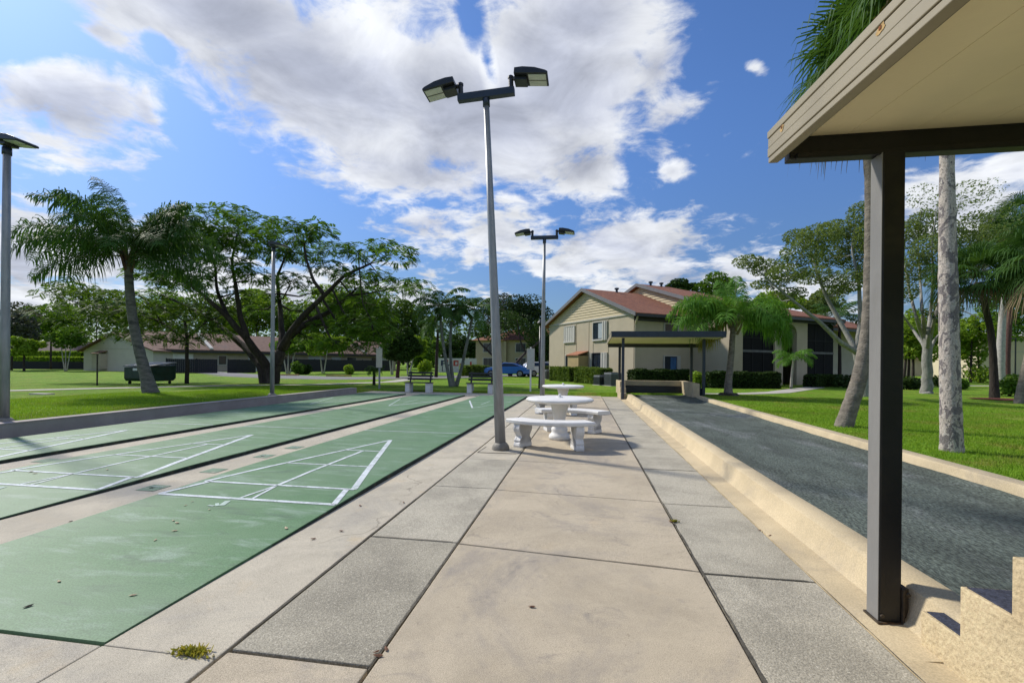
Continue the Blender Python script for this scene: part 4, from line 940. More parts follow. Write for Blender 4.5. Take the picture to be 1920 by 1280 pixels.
# left queen palm
qb = G(285, 750); D = dep(qb); P = lambda u, v, d=None: at(u, v, D if d is None else d)
fr = []
for (a, e, l, dr) in ((160, 78, 3.7, 1.25), (200, 60, 3.4, 1.5), (175, 42, 3.4, 1.6), (185, 22, 3.3, 1.55), (168, 5, 3.0, 1.3), (150, 55, 3.2, 1.5), (215, 35, 3.2, 1.7), (240, 20, 3.0, 1.6),
                      (15, 72, 2.8, 1.35), (-10, 48, 2.9, 1.6), (20, 30, 3.2, 1.6), (-5, 12, 3.2, 1.5), (8, -6, 2.9, 1.2), (40, 45, 3.0, 1.6), (-35, 30, 3.0, 1.7), (60, 60, 2.8, 1.5), (95, 50, 3.0, 1.5), (120, 30, 3.0, 1.6),
                      (270, 45, 2.8, 1.8), (300, 25, 2.8, 1.7), (90, 20, 3.0, 1.5), (345, 60, 2.7, 1.6), (330, 0, 2.6, 1.2), (205, -4, 2.7, 1.1), (190, 66, 3.3, 1.5), (145, 70, 3.0, 1.4), (30, 74, 2.9, 1.4), (5, 58, 3.0, 1.6), (70, 72, 2.8, 1.2), (250, 66, 2.7, 1.5), (290, 62, 2.7, 1.6), (195, 32, 3.2, 1.5), (160, 28, 3.2, 1.5), (340, 40, 2.9, 1.7)):
    fr.append(dict(az=azr(a), el=R_(e+6), Ln=l, droop=dr*.88, nl=92, ll=.62, lw=.036, hang=.58, plum=.65, start=.16))
palm('queen_palm', 'queen palm with a dark-stained leaning trunk and drooping feathery fronds, on the left lawn', qb, [qb-[0, 0, .1], P(276, 722), P(266, 690), P(254, 645), P(245, 600), P(239, 545), P(237, 500)], [.34, .24, .205, .19, .175, .165, .14], P(237, 496), fr, l_palm, m_qbark, boots=14)

# big spreading tree
pb = G(506, 728); D = dep(pb)
TR = [([pb-[0, 0, .3], P(505, 705), P(490, 680, D-.3), P(462, 645, D-1), P(425, 605, D-1.5), P(385, 570, D-2), P(340, 535, D-2.5)], [.62, .42, .34, .28, .22, .15, .09]),
      ([pb-[.25, 0, .3], P(492, 700), P(470, 672, D+.5), P(436, 640, D+1.2), P(395, 610, D+2), P(345, 585, D+2.5), P(300, 565, D+3)], [.5, .36, .30, .24, .18, .13, .07]),
      ([pb-[0, 0, .3], P(517, 700), P(526, 668, D), P(541, 640, D+.3), P(575, 612, D+.6), P(618, 590, D+.9), P(652, 560, D+1.2), P(667, 545, D+1.4)], [.62, .46, .40, .33, .26, .2, .13, .07]),
      ([P(528, 662), P(545, 630, D-.5), P(578, 588, D-1), P(606, 560, D-1.4), P(640, 525, D-1.8), P(690, 500, D-2.2), P(735, 480, D-2.4)], [.36, .28, .23, .18, .13, .08, .04]),
      ([P(606, 560, D-1.4), P(585, 535, D-1.5), P(572, 500, D-1.6), P(565, 465, D-1.6), P(585, 440, D-1.7)], [.17, .13, .1, .07, .03]),
      ([P(524, 672), P(527, 630, D+1), P(523, 580, D+1.6), P(515, 530, D+2), P(535, 480, D+2.2)], [.34, .25, .19, .13, .06]),
      ([P(462, 645, D-1), P(447, 600, D-1.2), P(440, 550, D-1.5), P(430, 500, D-1.7), P(440, 450, D-1.8)], [.26, .2, .15, .1, .05]),
      ([P(425, 605, D-1.5), P(405, 560, D-.8), P(400, 510, D-.5), P(380, 460, D-.3)], [.18, .13, .09, .05]),
      ([P(652, 560, D+1.2), P(690, 555, D+1.5), P(735, 545, D+1.7), P(772, 540, D+1.9)], [.1, .07, .05, .025])]
CL = []
for (u, v, ru, rv) in ((335, 445, 48, 20), (385, 418, 46, 20), (430, 408, 42, 16), (480, 430, 45, 20), (535, 440, 45, 20), (588, 432, 22, 13), (622, 472, 36, 14), (668, 476, 34, 14), (712, 463, 28, 10), (560, 480, 45, 18), (612, 508, 38, 15), (662, 520, 36, 14), (702, 518, 32, 11),
                        (742, 536, 36, 11), (774, 541, 18, 8), (500, 480, 45, 18), (452, 462, 45, 18), (400, 452, 45, 18), (352, 482, 45, 18), (305, 478, 40, 18), (420, 502, 40, 16), (470, 522, 36, 15), (370, 530, 40, 16), (322, 540, 40, 16), (285, 525, 36, 18), (545, 532, 34, 15),
                        (592, 556, 28, 12), (642, 572, 34, 14), (690, 576, 34, 16), (718, 592, 24, 18), (440, 560, 26, 12), (664, 612, 36, 20), (612, 618, 32, 16), (700, 625, 36, 20), (575, 640, 28, 12), (630, 650, 30, 12), (690, 655, 30, 10), (560, 590, 22, 10), (500, 560, 26, 12), (480, 590, 22, 10)):
    d = D+random.uniform(-3.2, 3.2); CL.append((P(u, v, d), ru*D/853, rv*D/853*.9, ru*rv*1.35))
for (pts_, r__) in TR: CL.append((pts_[-1], 40*D/853, 15*D/853, 620))
TR[3] = (TR[3][0][:-1], TR[3][1][:-1])
tree('spreading_tree', 'large spreading tree with dark forked limbs and flat layered feathery crown', pb, TR, CL, l_poin, m_bark, (.17, .065), 2.6, .06, spray=16, ntw=6, ts=.74)
# lower feathery tree on a thin dark trunk
fb = G(351, 731); D = dep(fb)
TR = [([fb-[0, 0, .1], P(351, 690), P(350, 650), P(345, 615)], [.13, .11, .1, .08]), ([P(350, 650), P(300, 615, D+.5), P(240, 600, D+1), P(170, 590, D+1.4), P(110, 575, D+1.8)], [.09, .075, .06, .045, .02]),
      ([P(350, 645), P(385, 615, D-.4), P(420, 600, D-.6)], [.07, .05, .02]), ([P(300, 615, D+.5), P(270, 575, D+.2), P(230, 555, D)], [.05, .035, .015])]
CL = [(P(u, v, D+random.uniform(-1.3, 1.6)), ru*D/853, rv*D/853, ru*rv*1.3) for (u, v, ru, rv) in ((150, 592, 36, 14), (200, 602, 40, 18), (258, 612, 42, 20), (310, 622, 40, 20), (362, 620, 40, 20), (402, 632, 32, 18), (300, 588, 44, 16), (232, 575, 40, 14), (130, 620, 34, 12), (185, 635, 34, 12), (380, 592, 36, 16), (98, 568, 30, 12), (422, 604, 30, 18), (335, 650, 36, 9), (285, 645, 34, 10), (240, 640, 26, 10), (80, 600, 30, 12), (150, 555, 30, 10))]
tree('feathery_tree', 'yellow-green feathery tree on a thin straight dark trunk, behind the queen palm', fb, TR, CL, leafmat('fresh_feathery_leaf', (.085, .16, .02), (.13, .21, .03), .4, patch=(.04, .085, .015)), m_bark, (.15, .06), 2.0, .035, spray=16)

# right queen palm
rb_ = G(1367, 733); D = dep(rb_); fr = []
for (a, e, l, dr) in ((190, -12, 1.7, 1.0), (172, -18, 1.6, .9), (175, 50, 2.6, 1.6), (185, 28, 2.6, 1.45), (168, 40, 2.7, 1.5), (195, 44, 2.5, 1.4), (200, 12, 2.3, 1.3), (160, 65, 2.2, 1.6), (210, 55, 2.1, 1.8), (150, 35, 2.2, 1.6), (235, 35, 2.1, 1.7), (250, 60, 2.0, 1.8), (100, 80, 2.0, .8), (60, 84, 1.9, .5), (30, 60, 2.0, 1.7),
                      (5, 45, 2.6, 2.1), (-12, 30, 2.5, 2.1), (18, 22, 2.5, 1.7), (-30, 50, 2.2, 2.1), (-50, 35, 2.1, 1.9), (50, 35, 2.3, 1.7), (8, 62, 2.4, 2.0), (290, 40, 2.0, 2.0), (120, 50, 2.1, 1.6), (80, 45, 2.0, 1.6), (-5, 8, 2.4, 1.5), (340, 20, 2.4, 2.0)):
    fr.append(dict(az=azr(a), el=R_(e), Ln=l, droop=dr, nl=84, ll=.62, lw=.032, hang=.6, plum=.6, start=.14))
palm('queen_palm', 'bright green queen palm with a ringed grey trunk, right of the far shelter', rb_, [rb_-[0, 0, .1], P(1366, 715), P(1368, 690), P(1371, 655), P(1372, 625), P(1374, 600)], [.21, .15, .135, .12, .115, .11], P(1376, 592), fr, l_palm2, m_qbark2, boots=10, yellow=2, dead=mat('old_leaf_base', (.30, .24, .13), .8, .4, 8))
b = MB(); b.lathe([(.0, .1), (.3, .1), (.42, .0), (.46, -.06)], 16); o = b.build('root_mat', m_bark, None); o.location = tuple(rb_); tag(o, 'dark root mound at the foot of the right queen palm', 'roots')
# small palm in front of the arch
sb = at(1484, 713, 25.8); sb[2] = hl(sb[0], sb[1]); D = 25.8
fr = [dict(az=azr(i*137.5), el=R_(55-4.0*i), Ln=1.15, droop=1.5, nl=34, ll=.34, lw=.03, hang=.5, plum=.25, start=.15) for i in range(15)]
palm('pygmy_palm', 'small umbrella-shaped palm in front of the arched entry', sb, [sb, P(1485, 690), P(1488, 662)], [.085, .07, .06], P(1488, 658), fr, l_palm2, m_wtbark, rr=.012)

# near leaning palm, spotted palm
lb = G(1581, 787); D = dep(lb)
sabal('cabbage_palm', 'tall cabbage palm with a leaning smooth trunk rising past the near black post', lb, [lb-[0, 0, .1], P(1597, 745), P(1611, 700), P(1619, 655), P(1625, 620), P(1629, 560), P(1630, 470), P(1629, 380), P(1627, 320), P(1625, 285), P(1625, 200), P(1630, 110), P(1634, 70)], [.20, .165, .16, .15, .15, .145, .145, .14, .135, .15, .135, .14, .15], P(1632, 75), m_sbark, nf=46, Lp=.85, r=.95, seed=1.0, elmin=-50, dead=.15)
tb = G(1788, 829); D = dep(tb)
sabal('cabbage_palm', 'palm with a straight lichen-blotched trunk standing right of the near black post', tb, [tb-[0, 0, .1], P(1786, 790), P(1782, 700), P(1778, 600), P(1774, 500), P(1771, 400), P(1768, 300), P(1767, 220), P(1766, 60), P(1766, -160)], [.19, .166, .155, .150, .142, .130, .112, .118, .12, .13], P(1766, -160), m_spot, nf=30, Lp=.8, r=.9, seed=.4)
# grey branched trees
ob = G(1624, 730); D = dep(ob)
TR = [([ob-[0, 0, .2], P(1622, 700), P(1612, 665), P(1602, 640)], [.30, .25, .22, .2]), ([P(1606, 648), P(1572, 628, D-.4), P(1535, 592, D-.8), P(1500, 565, D-1), P(1455, 530, D-1.2), P(1415, 495, D-1.3)], [.15, .12, .1, .075, .05, .02]),
      ([P(1604, 642), P(1582, 605, D+.4), P(1552, 555, D+.8), P(1530, 505, D+1), P(1515, 455, D+1.1)], [.15, .12, .1, .07, .03]), ([P(1606, 640), P(1612, 590, D+.2), P(1608, 520, D+.5), P(1592, 450, D+.6), P(1600, 400, D+.6)], [.15, .11, .085, .05, .02]), ([P(1612, 590), P(1630, 530, D-.8), P(1640, 460, D-1.2), P(1630, 410, D-1.5)], [.09, .07, .05, .02])]
CL = [(P(u, v, D+random.uniform(-1.8, 1.8)), ru*D/853, rv*D/853, ru*rv*.62) for (u, v, ru, rv) in ((1398, 482, 28, 13), (1432, 492, 34, 16), (1472, 502, 36, 16), (1440, 522, 34, 12), (1502, 462, 36, 22), (1532, 432, 36, 22), (1560, 420, 34, 20), (1592, 432, 36, 24), (1600, 470, 36, 26), (1550, 470, 36, 22), (1520, 505, 36, 18), (1582, 515, 36, 22), (1622, 432, 25, 30), (1625, 500, 22, 25), (1490, 432, 28, 14), (1560, 535, 30, 14), (1642, 400, 20, 28), (1610, 388, 24, 22), (1655, 450, 22, 40), (1480, 540, 30, 12))]
tree('grey_tree', 'airy olive-leaved tree with pale grey limbs, behind the leaning palm', ob, TR, CL, l_olive, m_grbark, (.125, .055), 2.8, .035, shell=.3, ntw=9)
ob = G(1740, 722); D = dep(ob)
TR = [([ob-[0, 0, .2], P(1739, 715), P(1739, 690), P(1738, 650), P(1737, 626), P(1735, 600)], [.40, .32, .28, .27, .24, .10])]
for pts, r in (((1737, 645, 1726, 624, 1708, 600, 1690, 575, 1668, 545), .13), ((1736, 640, 1728, 612, 1716, 580, 1702, 530, 1690, 470, 1695, 400), .14), ((1737, 640, 1733, 610, 1727, 570, 1722, 510, 1716, 440, 1722, 380), .14), ((1738, 640, 1740, 605, 1742, 570, 1747, 510, 1742, 440, 1752, 370), .14), ((1739, 640, 1745, 608, 1752, 575, 1764, 520, 1778, 450, 1790, 370), .13), ((1739, 650, 1750, 624, 1766, 605, 1782, 580, 1812, 530, 1835, 460), .11), ((1812, 530, 1850, 480, 1870, 440), .05), ((1742, 570, 1790, 560, 1850, 585), .05)):
    n = len(pts)//2; TR.append(([P(pts[2*i], pts[2*i+1], D+(i*random.uniform(-.8, .8) if i else 0)) for i in range(n)], list(np.linspace(r, .025, n))))
CL = [(P(u, v, D+random.uniform(-2, 2)), ru*D/853, rv*D/853, ru*rv*k) for (u, v, ru, rv, k) in ((1700, 425, 28, 28, .55), (1730, 405, 32, 28, .55), (1708, 482, 28, 28, .55), (1742, 452, 32, 28, .55), (1772, 432, 28, 28, .5), (1802, 442, 32, 28, .55), (1832, 462, 28, 28, .55), (1792, 492, 28, 24, .5), (1750, 502, 28, 24, .5), (1820, 402, 28, 24, .45), (1850, 432, 28, 28, .5), (1690, 530, 24, 24, .5), (1720, 352, 28, 24, .10), (1800, 352, 40, 28, .10), (1842, 340, 30, 22, .09), (1765, 370, 34, 26, .12), (1870, 390, 28, 28, .15))]
tree('grey_tree', 'stout grey-trunked tree with a fan of upright limbs and twiggy top', ob, TR, CL, l_olive, m_grbark, (.135, .06), 2.8, .035, shell=.3, ntw=10)

# right-hand palms and shrub
sb = G(1866, 728); D = dep(sb)
sabal('cabbage_palm', 'dark curving cabbage palm in the mulch ring, with a shaggy crown', sb, [sb-[0, 0, .1], P(1864, 690), P(1861, 640), P(1855, 595), P(1843, 550), P(1830, 512)], [.26, .20, .175, .165, .16, .16], P(1828, 500), m_bark, nf=44, Lp=1.05, r=1.05, seed=2.1, elmin=-28, dead=.1)
D = 23.5; g1 = gr(1878, 706, .1); D = dep(g1)
sabal('cabbage_palm', 'cabbage palm with a thick whitish trunk at the right edge', g1, [g1-[0, 0, .1], P(1876, 670), P(1876, 620), P(1878, 560), P(1882, 500), P(1886, 440)], [.34, .33, .32, .26, .2, .2], P(1886, 425), m_wtbark, nf=40, Lp=1.3, r=1.3, seed=.7, elmin=-45)
g2 = gr(1889, 704, .1); D = dep(g2)
sabal('cabbage_palm', 'tall cabbage palm with a reddish trunk at the right edge', g2, [g2-[0, 0, .1], P(1888, 650), P(1890, 590), P(1896, 520), P(1905, 450), P(1912, 400)], [.27, .25, .24, .22, .2, .2], P(1914, 390), m_redbark, nf=40, Lp=1.4, r=1.4, seed=2.7, elmin=-45)
g3 = G(1911, 737); D = dep(g3)
sabal('cabbage_palm', 'grey palm leaning out of the picture at the right edge, beside the shrub', g3, [g3-[0, 0, .1], P(1918, 700), P(1930, 640), P(1945, 560), P(1960, 470)], [.22, .19, .17, .16, .16], P(1962, 455), m_sbark, nf=30, Lp=1.0, r=1.0, seed=1.4, elmin=-60)
b = MB(); mc = G(1886, 731); pts = [(mc[0]+1.05*math.cos(a)*(1+.1*math.sin(3*a)), mc[1]+.75*math.sin(a), mc[2]+.03) for a in np.linspace(0, 2*math.pi, 25)[:-1]]; b.poly(pts); struct(b.build('mulch_bed', mat('red_mulch', (.22, .06, .03), .95, .5, 30, .9, 40)))
sp = G(1894, 724); bush('shrub', 'round mid-green shrub between the palms in the mulch ring', sp, .62, .95, l_mid, 1500, .10)

# ------------------------------------------------------------------ background trees
def bgtree(name, label, u, v, ru, rv, d, lm, bm=m_bark, n=2600, base=None, k=9, leaf=.30, cat='tree', group=None, tr=.16, ntw=2):
    D = d; bases = base or [(u, None)]; c = at(u, v, d); rx, rz_ = ru*d/853, rv*d/853
    tr_ = []
    um = sum(q[0] for q in bases)/len(bases); multi = len(bases) > 1 and bm is m_wtbark
    for (bu, _s) in bases:
        g0 = at(um+(bu-um)*(.35 if multi else 1), 690, d); g0[2] = hl(g0[0], g0[1])-.1
        top = at(u*.4+bu*.6+(bu-um)*(1.6 if multi else 0), v, d); mid = g0*.55+top*.45
        tr_.append(([g0, mid, top], [tr, tr*.8, tr*.4]))
    CL = []
    for i in range(k):
        a = i*2.399; q = math.sqrt((i+.5)/k)
        o = RIGHT*math.cos(a)*q*rx*.72+FWD*random.uniform(-.5, .5)*rx+np.array([0, 0, math.sin(a)*q*rz_*.68])
        CL.append((c+o, rx*random.uniform(.34, .52), rz_*random.uniform(.30, .46), n//k))
    g0 = at(bases[0][0], 690, d); g0[2] = hl(g0[0], g0[1])
    return tree(name, label, g0, tr_, CL, lm, bm, (leaf*1.3, leaf*.7), 1.7, .06, cat, group, .6, .1, .3, .55, ntw)
l_bg = leafmat('distant_green_leaf', (.07, .135, .022), (.115, .19, .035), .35, patch=(.03, .065, .014))
l_pine = leafmat('pine_needles', (.025, .055, .02), (.05, .085, .03), .25)
l_grey = leafmat('grey_green_leaf', (.09, .105, .085), (.13, .14, .11), .25)
bgtree('garden_tree', 'grey-green bushy tree at the far left edge, behind the light pole', 22, 630, 52, 48, 50, l_grey, n=2200)
bgtree('garden_tree', 'dark green tree left of the cream gabled cottage', 95, 618, 58, 40, 56, l_poin, n=2600)
bgtree('white_trunk_tree', 'small tree on three splayed white trunks left of the cream cottage', 123, 648, 40, 22, 48, l_mid, m_wtbark, 1600, [(118, .2), (123, None), (129, .2)], tr=.085)
bgtree('garden_tree', 'low yellow-green tree beside the left light pole', 45, 668, 26, 20, 46, l_lite, n=900)
for i, (u, v, ru, rv, d, lm, lb_) in enumerate(((180, 590, 70, 40, 85, l_bg, 'pale tree rising behind the cream cottage gable'), (420, 605, 60, 38, 82, l_bg, 'light tree behind the row of cottages, seen between the left limbs'), (480, 590, 45, 40, 84, l_lite, 'yellowish tree behind the cottages just left of the thin lamp post'), (560, 612, 55, 40, 86, l_bg, 'bright tree behind the cottages, under the big limbs'),
                                               (615, 585, 55, 42, 90, l_lite, 'tall yellow-green tree behind the cottages, under the right-hand limbs'), (668, 592, 50, 50, 88, l_bg, 'leafy tree behind the cottages, left of the dark dome tree'), (715, 600, 48, 52, 92, l_mid, 'broad tree behind the dark dome tree'), (765, 618, 40, 52, 86, l_bg, 'tall pale tree between the dome tree and the palms'), (300, 600, 60, 40, 88, l_bg, 'light tree behind the cottages, right of the queen palm trunk'))):
    bgtree('garden_tree', lb_, u, v, ru*1.2, rv*1.15, d, lm, n=3400, leaf=.42)
bgtree('garden_tree', 'low dark tree seen between the benches and the painted wall', 795, 662, 34, 30, 74, l_mid, n=2600, leaf=.4)
bgtree('garden_tree', 'dark low tree filling the gap behind the clump of palms', 862, 655, 44, 28, 80, l_dark, n=3000, leaf=.42)
bgtree('garden_tree', 'low tree behind the cottages between the dome tree and the thin slender palm', 700, 650, 40, 20, 88, l_mid, n=2200, leaf=.42)
bgtree('dome_tree', 'dense dark dome-shaped tree on a reddish trunk', 752, 653, 36, 36, 37, l_dark, m_redbark, 5200, [(746, None)], leaf=.2, k=14, tr=.17)
bgtree('white_trunk_tree', 'low tree on a white V-shaped double trunk in front of the charcoal fence', 606, 652, 44, 22, 50, l_lite, m_wtbark, 1900, [(602, -1.2), (610, -1.2)], tr=.085)
bgtree('white_trunk_tree', 'low tree on pale triple trunks just right of the big dark trunk', 543, 655, 38, 18, 46, l_mid, m_wtbark, 1500, [(534, -1), (540, None), (547, -1)], tr=.085)
bgtree('white_trunk_tree', 'slim white-stemmed tree under the left side of the dome tree', 728, 655, 20, 22, 46, l_bg, m_wtbark, 800, [(733, None), (738, None)], tr=.085)
bgtree('white_trunk_tree', 'slim white-stemmed tree right of the dome tree', 775, 655, 24, 26, 46, l_lite, m_wtbark, 1000, [(762, None), (770, None)], tr=.085)
bgtree('pine_tree', 'dark pine crown rising behind the second light pole', 985, 588, 52, 40, 62, l_pine, m_bark, 4200, [(1000, None)], leaf=.26, k=16)
bgtree('pine_tree', 'greyish open pine behind the nearest light pole', 935, 590, 42, 44, 66, l_grey, m_bark, 2600, [(930, None)], leaf=.26, k=12)
D = 46; vb = at(957, 700, D); vb[2] = .07
tree('forked_tree', 'dark V-forked bare-limbed tree behind the blue car', vb, [([vb, P(952, 690), P(925, 668), P(900, 645), P(888, 620)], [.2, .17, .13, .09, .04]), ([vb, P(962, 688), P(985, 660), P(1010, 640), P(1022, 610)], [.2, .17, .12, .09, .04]), ([P(985, 660), P(975, 640), P(968, 600)], [.1, .08, .04])], [(P(u, v, D+random.uniform(-1, 1)), ru*D/853, rv*D/853, 420) for (u, v, ru, rv) in ((895, 618, 22, 16), (925, 625, 24, 16), (1018, 612, 22, 18), (970, 610, 24, 18), (1000, 630, 20, 14), (950, 598, 26, 16))], l_dark, m_bark, (.3, .14), 1, .05)
bgtree('garden_tree', 'dark tree filling the gap left of the gabled building', 1012, 648, 26, 40, 60, l_dark, n=2600)
bgtree('garden_tree', 'dark leafy tree top behind the roof ridge with vents', 1272, 532, 36, 15, 66, l_dark, n=1500, base=[(1272, None)])
bgtree('garden_tree', 'rounded tree top behind the roof, above the right queen palm', 1340, 530, 48, 26, 64, l_mid, n=2200)
bgtree('garden_tree', 'yellowish tree behind the roof end, left of the leaning palm', 1455, 555, 50, 24, 58, l_lite, n=1900)
bgtree('garden_tree', 'olive tree over the right end of the shingle roof', 1530, 560, 40, 22, 56, l_olive, n=1600)
bgtree('garden_tree', 'fresh green tree left of the stout grey trunk', 1708, 618, 42, 52, 40, l_lite, n=3000, base=[(1695, None), (1703, None), (1713, None)], leaf=.22, k=12)
bgtree('garden_tree', 'fresh green tree right of the lichen-blotched palm', 1822, 618, 40, 50, 40, l_lite, n=3000, base=[(1838, None), (1820, None)], leaf=.22, k=12)
bgtree('garden_tree', 'leafy tree behind the lichen-blotched palm', 1765, 600, 44, 60, 46, l_bg, n=3000, leaf=.25, k=12)
bgtree('garden_tree', 'tall mid-green tree beyond the right-hand palms', 1885, 560, 50, 70, 52, l_mid, n=3000, leaf=.28, k=12)
bgtree('garden_tree', 'green tree glimpsed between the leaning palm and the black post', 1648, 610, 34, 50, 44, l_bg, n=2200, leaf=.24, k=9)
m_midbark = mat('grey_green_stem', (.17, .18, .165), .85, .3, 6, .5, 10, stain=(.05, .05, .05), stscale=1.6)
# palms near the middle distance
pb = G(850, 728); D = dep(pb)
for (pts, crn, lb_, n_) in (((848, 728, 838, 690, 829, 640, 823, 590), (822, 577), 'left-leaning palm of the clump of three behind the benches', 0), ((851, 728, 846, 690, 843, 645, 845, 605), (846, 595), 'short middle palm of the clump of three behind the benches', 1), ((855, 728, 866, 690, 876, 640, 884, 595), (887, 582), 'right-leaning palm of the clump of three behind the benches', 2)):
    pp = [P(pts[2*i], pts[2*i+1], D+.25*n_) for i in range(4)]; pp[0][2] = hl(pp[0][0], pp[0][1])-.05
    L_ = (1.85, 1.2, 1.75)[n_]; fr = [dict(az=azr(i*137.5+n_*40), el=R_(72-6.0*i), Ln=L_*random.uniform(.85, 1.1), droop=1.75, nl=44, ll=.42, lw=.05, hang=.55, plum=.1, start=.12) for i in range((15, 10, 14)[n_])]
    palm('clump_palm', lb_, pp[0], pp, [.14, .085, .075, .065], P(*crn, D+.25*n_), fr, l_palm, m_midbark, group='clump of three palms behind the benches', rr=.02)
g4 = at(818, 700, 40); g4[2] = .05; D = 40
palm('slender_palm', 'slender dark-stemmed palm left of the clump of three', g4, [g4, P(819, 660), P(820, 620), P(800, 590)][:3], [.16, .13, .11], P(820, 615), [dict(az=azr(i*137.5), el=R_(70-6*i), Ln=2.0, droop=1.6, nl=30, ll=.6, lw=.07, hang=.4, plum=.2, start=.15) for i in range(14)], l_palm, m_bark)
g5 = at(1575, 712, 33); g5[2] = .05; D = 33
palm('slender_palm', 'dark green palm against the right end of the apartment building', g5, [g5, P(1574, 650), P(1572, 590)], [.16, .13, .11], P(1572, 582), [dict(az=azr(i*137.5), el=R_(72-5.5*i), Ln=2.1, droop=1.5, nl=34, ll=.6, lw=.06, hang=.35, plum=.2, start=.15) for i in range(15)], l_palm, m_bark)
g6 = G(702, 727); D = dep(g6)
fr = [dict(az=azr(i*137.5), el=R_(40-7*i), Ln=.55, droop=1.3, nl=20, ll=.22, lw=.025, hang=.4, plum=.2, start=.1) for i in range(11)]
palm('pygmy_palm', 'little scruffy palm with a dark stem next to the cream score board', g6, [g6, P(702, 710), P(702, 697)], [.09, .075, .07], P(702, 694), fr, l_palm, m_bark, rr=.01)
# hedges and shrubs
def at0(u, d): p = at(u, 700, d); return p[:2]
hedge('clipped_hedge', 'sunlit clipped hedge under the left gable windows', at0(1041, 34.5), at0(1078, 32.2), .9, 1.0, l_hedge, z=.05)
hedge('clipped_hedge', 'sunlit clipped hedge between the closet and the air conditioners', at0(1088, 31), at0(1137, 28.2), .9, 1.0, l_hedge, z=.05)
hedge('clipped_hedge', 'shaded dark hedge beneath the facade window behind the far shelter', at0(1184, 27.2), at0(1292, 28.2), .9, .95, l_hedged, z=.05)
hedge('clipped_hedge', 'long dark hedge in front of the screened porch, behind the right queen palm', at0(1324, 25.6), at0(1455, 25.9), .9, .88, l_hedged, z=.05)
bush('shrub', 'yellow-green spiky shrub behind the right post of the far shelter', at(1308, 700, 26)*[1, 1, 0]+[0, 0, .05], .45, .95, l_lite, 700, .13)
hedge('clipped_hedge', 'square dark hedge left of the blue car', at0(874, 45.5), at0(912, 44.5), 1.2, 1.0, l_hedge, .14)
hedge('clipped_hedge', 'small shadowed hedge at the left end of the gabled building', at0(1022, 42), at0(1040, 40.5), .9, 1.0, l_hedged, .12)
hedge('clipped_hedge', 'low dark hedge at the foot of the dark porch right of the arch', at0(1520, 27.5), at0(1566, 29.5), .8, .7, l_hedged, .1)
for i, (u, d, r, h, m, lb_) in enumerate(((1702, 26, .7, .7, l_hedged, 'low dark shrub left of the stout grey trunk'), (1722, 27, .55, .6, l_hedged, 'small dark shrub touching the left side of the stout grey trunk'), (1768, 26.5, .6, .75, l_hedged, 'dark shrub behind the lichen-blotched palm'), (1798, 27, .55, .7, l_mid, 'shrub just right of the lichen-blotched palm'), (1842, 40, 1.6, 1.7, l_lite, 'bright round shrub in front of the beige house at right'), (1590, 27, .7, .8, l_hedged, 'dark shrub behind the foot of the leaning palm'), (560, 44, .75, 1.25, l_mid, 'round clipped bush right of the big dark trunk'), (575, 45, .6, 1.0, l_dark, 'smaller dark bush beside the round clipped bush'), (653, 46, .75, .95, l_lite, 'yellow-green mushroom-shaped bush against the charcoal fence'), (797, 48, .8, 1.5, l_lite, 'yellow shrub left of the clump of three palms'), (868, 44, .35, 1.1, l_lite, 'narrow yellowish shrub beside the square dark hedge'))):
    p = at(u, 700, d); p[2] = .05; bush('shrub', lb_, p, r, h, m, 800, .13 if d < 35 else .17)
hedge('long_hedge', 'upper row of the double yellow-green hedge at far left', at0(36, 70), at0(158, 66), 1.2, .9, l_lite, .16, z=1.55)
hedge('long_hedge', 'lower row of the double yellow-green hedge at far left', at0(20, 64), at0(158, 60), 1.2, .75, l_lite, .16, z=.85)
# far wood line, one mass
Q = []
for (u0, u1, d, h, n) in ((-500, 330, 115, 11, 9000), (330, 1050, 125, 12.5, 12000), (1050, 2500, 110, 9, 9500)):
    for _ in range(n//60):
        u = random.uniform(u0, u1); hh = h*random.uniform(.6, 1.15); c = at(u, 690, d+random.uniform(-8, 8)); Q.append(leaves(ellip(60, (c[0], c[1], hh*.5), (3.4, 3.4, hh*.52), .5), 1.3, .7, .3, .6))
o = rawmesh('treeline', np.concatenate(Q), 4, l_bg); o['kind'] = 'stuff'

# ------------------------------------------------------------------ cottages, fences and far buildings on the left
m_hwall = mat('pale_cottage_wall', (.56, .52, .45), .9, .07, 1.0, .2, 20)
D = 49.5; c0 = at(157, 700, 51); c0[2] = 0; c1 = at(287, 700, 48.5); c1[2] = 0
ex = unit(c1-c0); ey = np.array([-ex[1], ex[0], 0]); W_ = float(np.linalg.norm(c1-c0)); ang = math.atan2(ex[1], ex[0])
ct = thing('cottage', 'cream gabled cottage with a side closet, behind the queen palm trunk', 'house', c0, ang)
b = MB(); b.prism([(0, -.2), (W_, -.2), (W_, 2.35), (W_*.45, 4.15), (0, 2.35)], (0, 0, 0), (1, 0, 0), (0, 0, 1), (0, 14, 0)); b.build('wall', m_hwall, ct)
b = MB()
for (xe, s) in ((0, -1), (W_, 1)):
    xr_ = W_*.45; sl_ = 1.8/abs(xr_-xe); xo = xe+s*.5; zo = 2.38-sl_*.5
    q = [(xo, -.35, zo), (xo, 14.3, zo), (xr_, 14.3, 4.19), (xr_, -.35, 4.19)]; b.add(q+[(p[0], p[1], p[2]+.14) for p in q], [(0, 1, 2, 3), (4, 7, 6, 5), (0, 4, 5, 1), (1, 5, 6, 2), (2, 6, 7, 3), (3, 7, 4, 0)])
b.build('roof', m_hroof, ct)
b = MB(); b.box(2.45, 3.55, -.8, -.003, .3, 1.95); uc = b.build('utility_closet', mat('tan_closet', (.47, .42, .33), .9, .1, 2), ct)  # closet in a deeper tan than the cottage wall
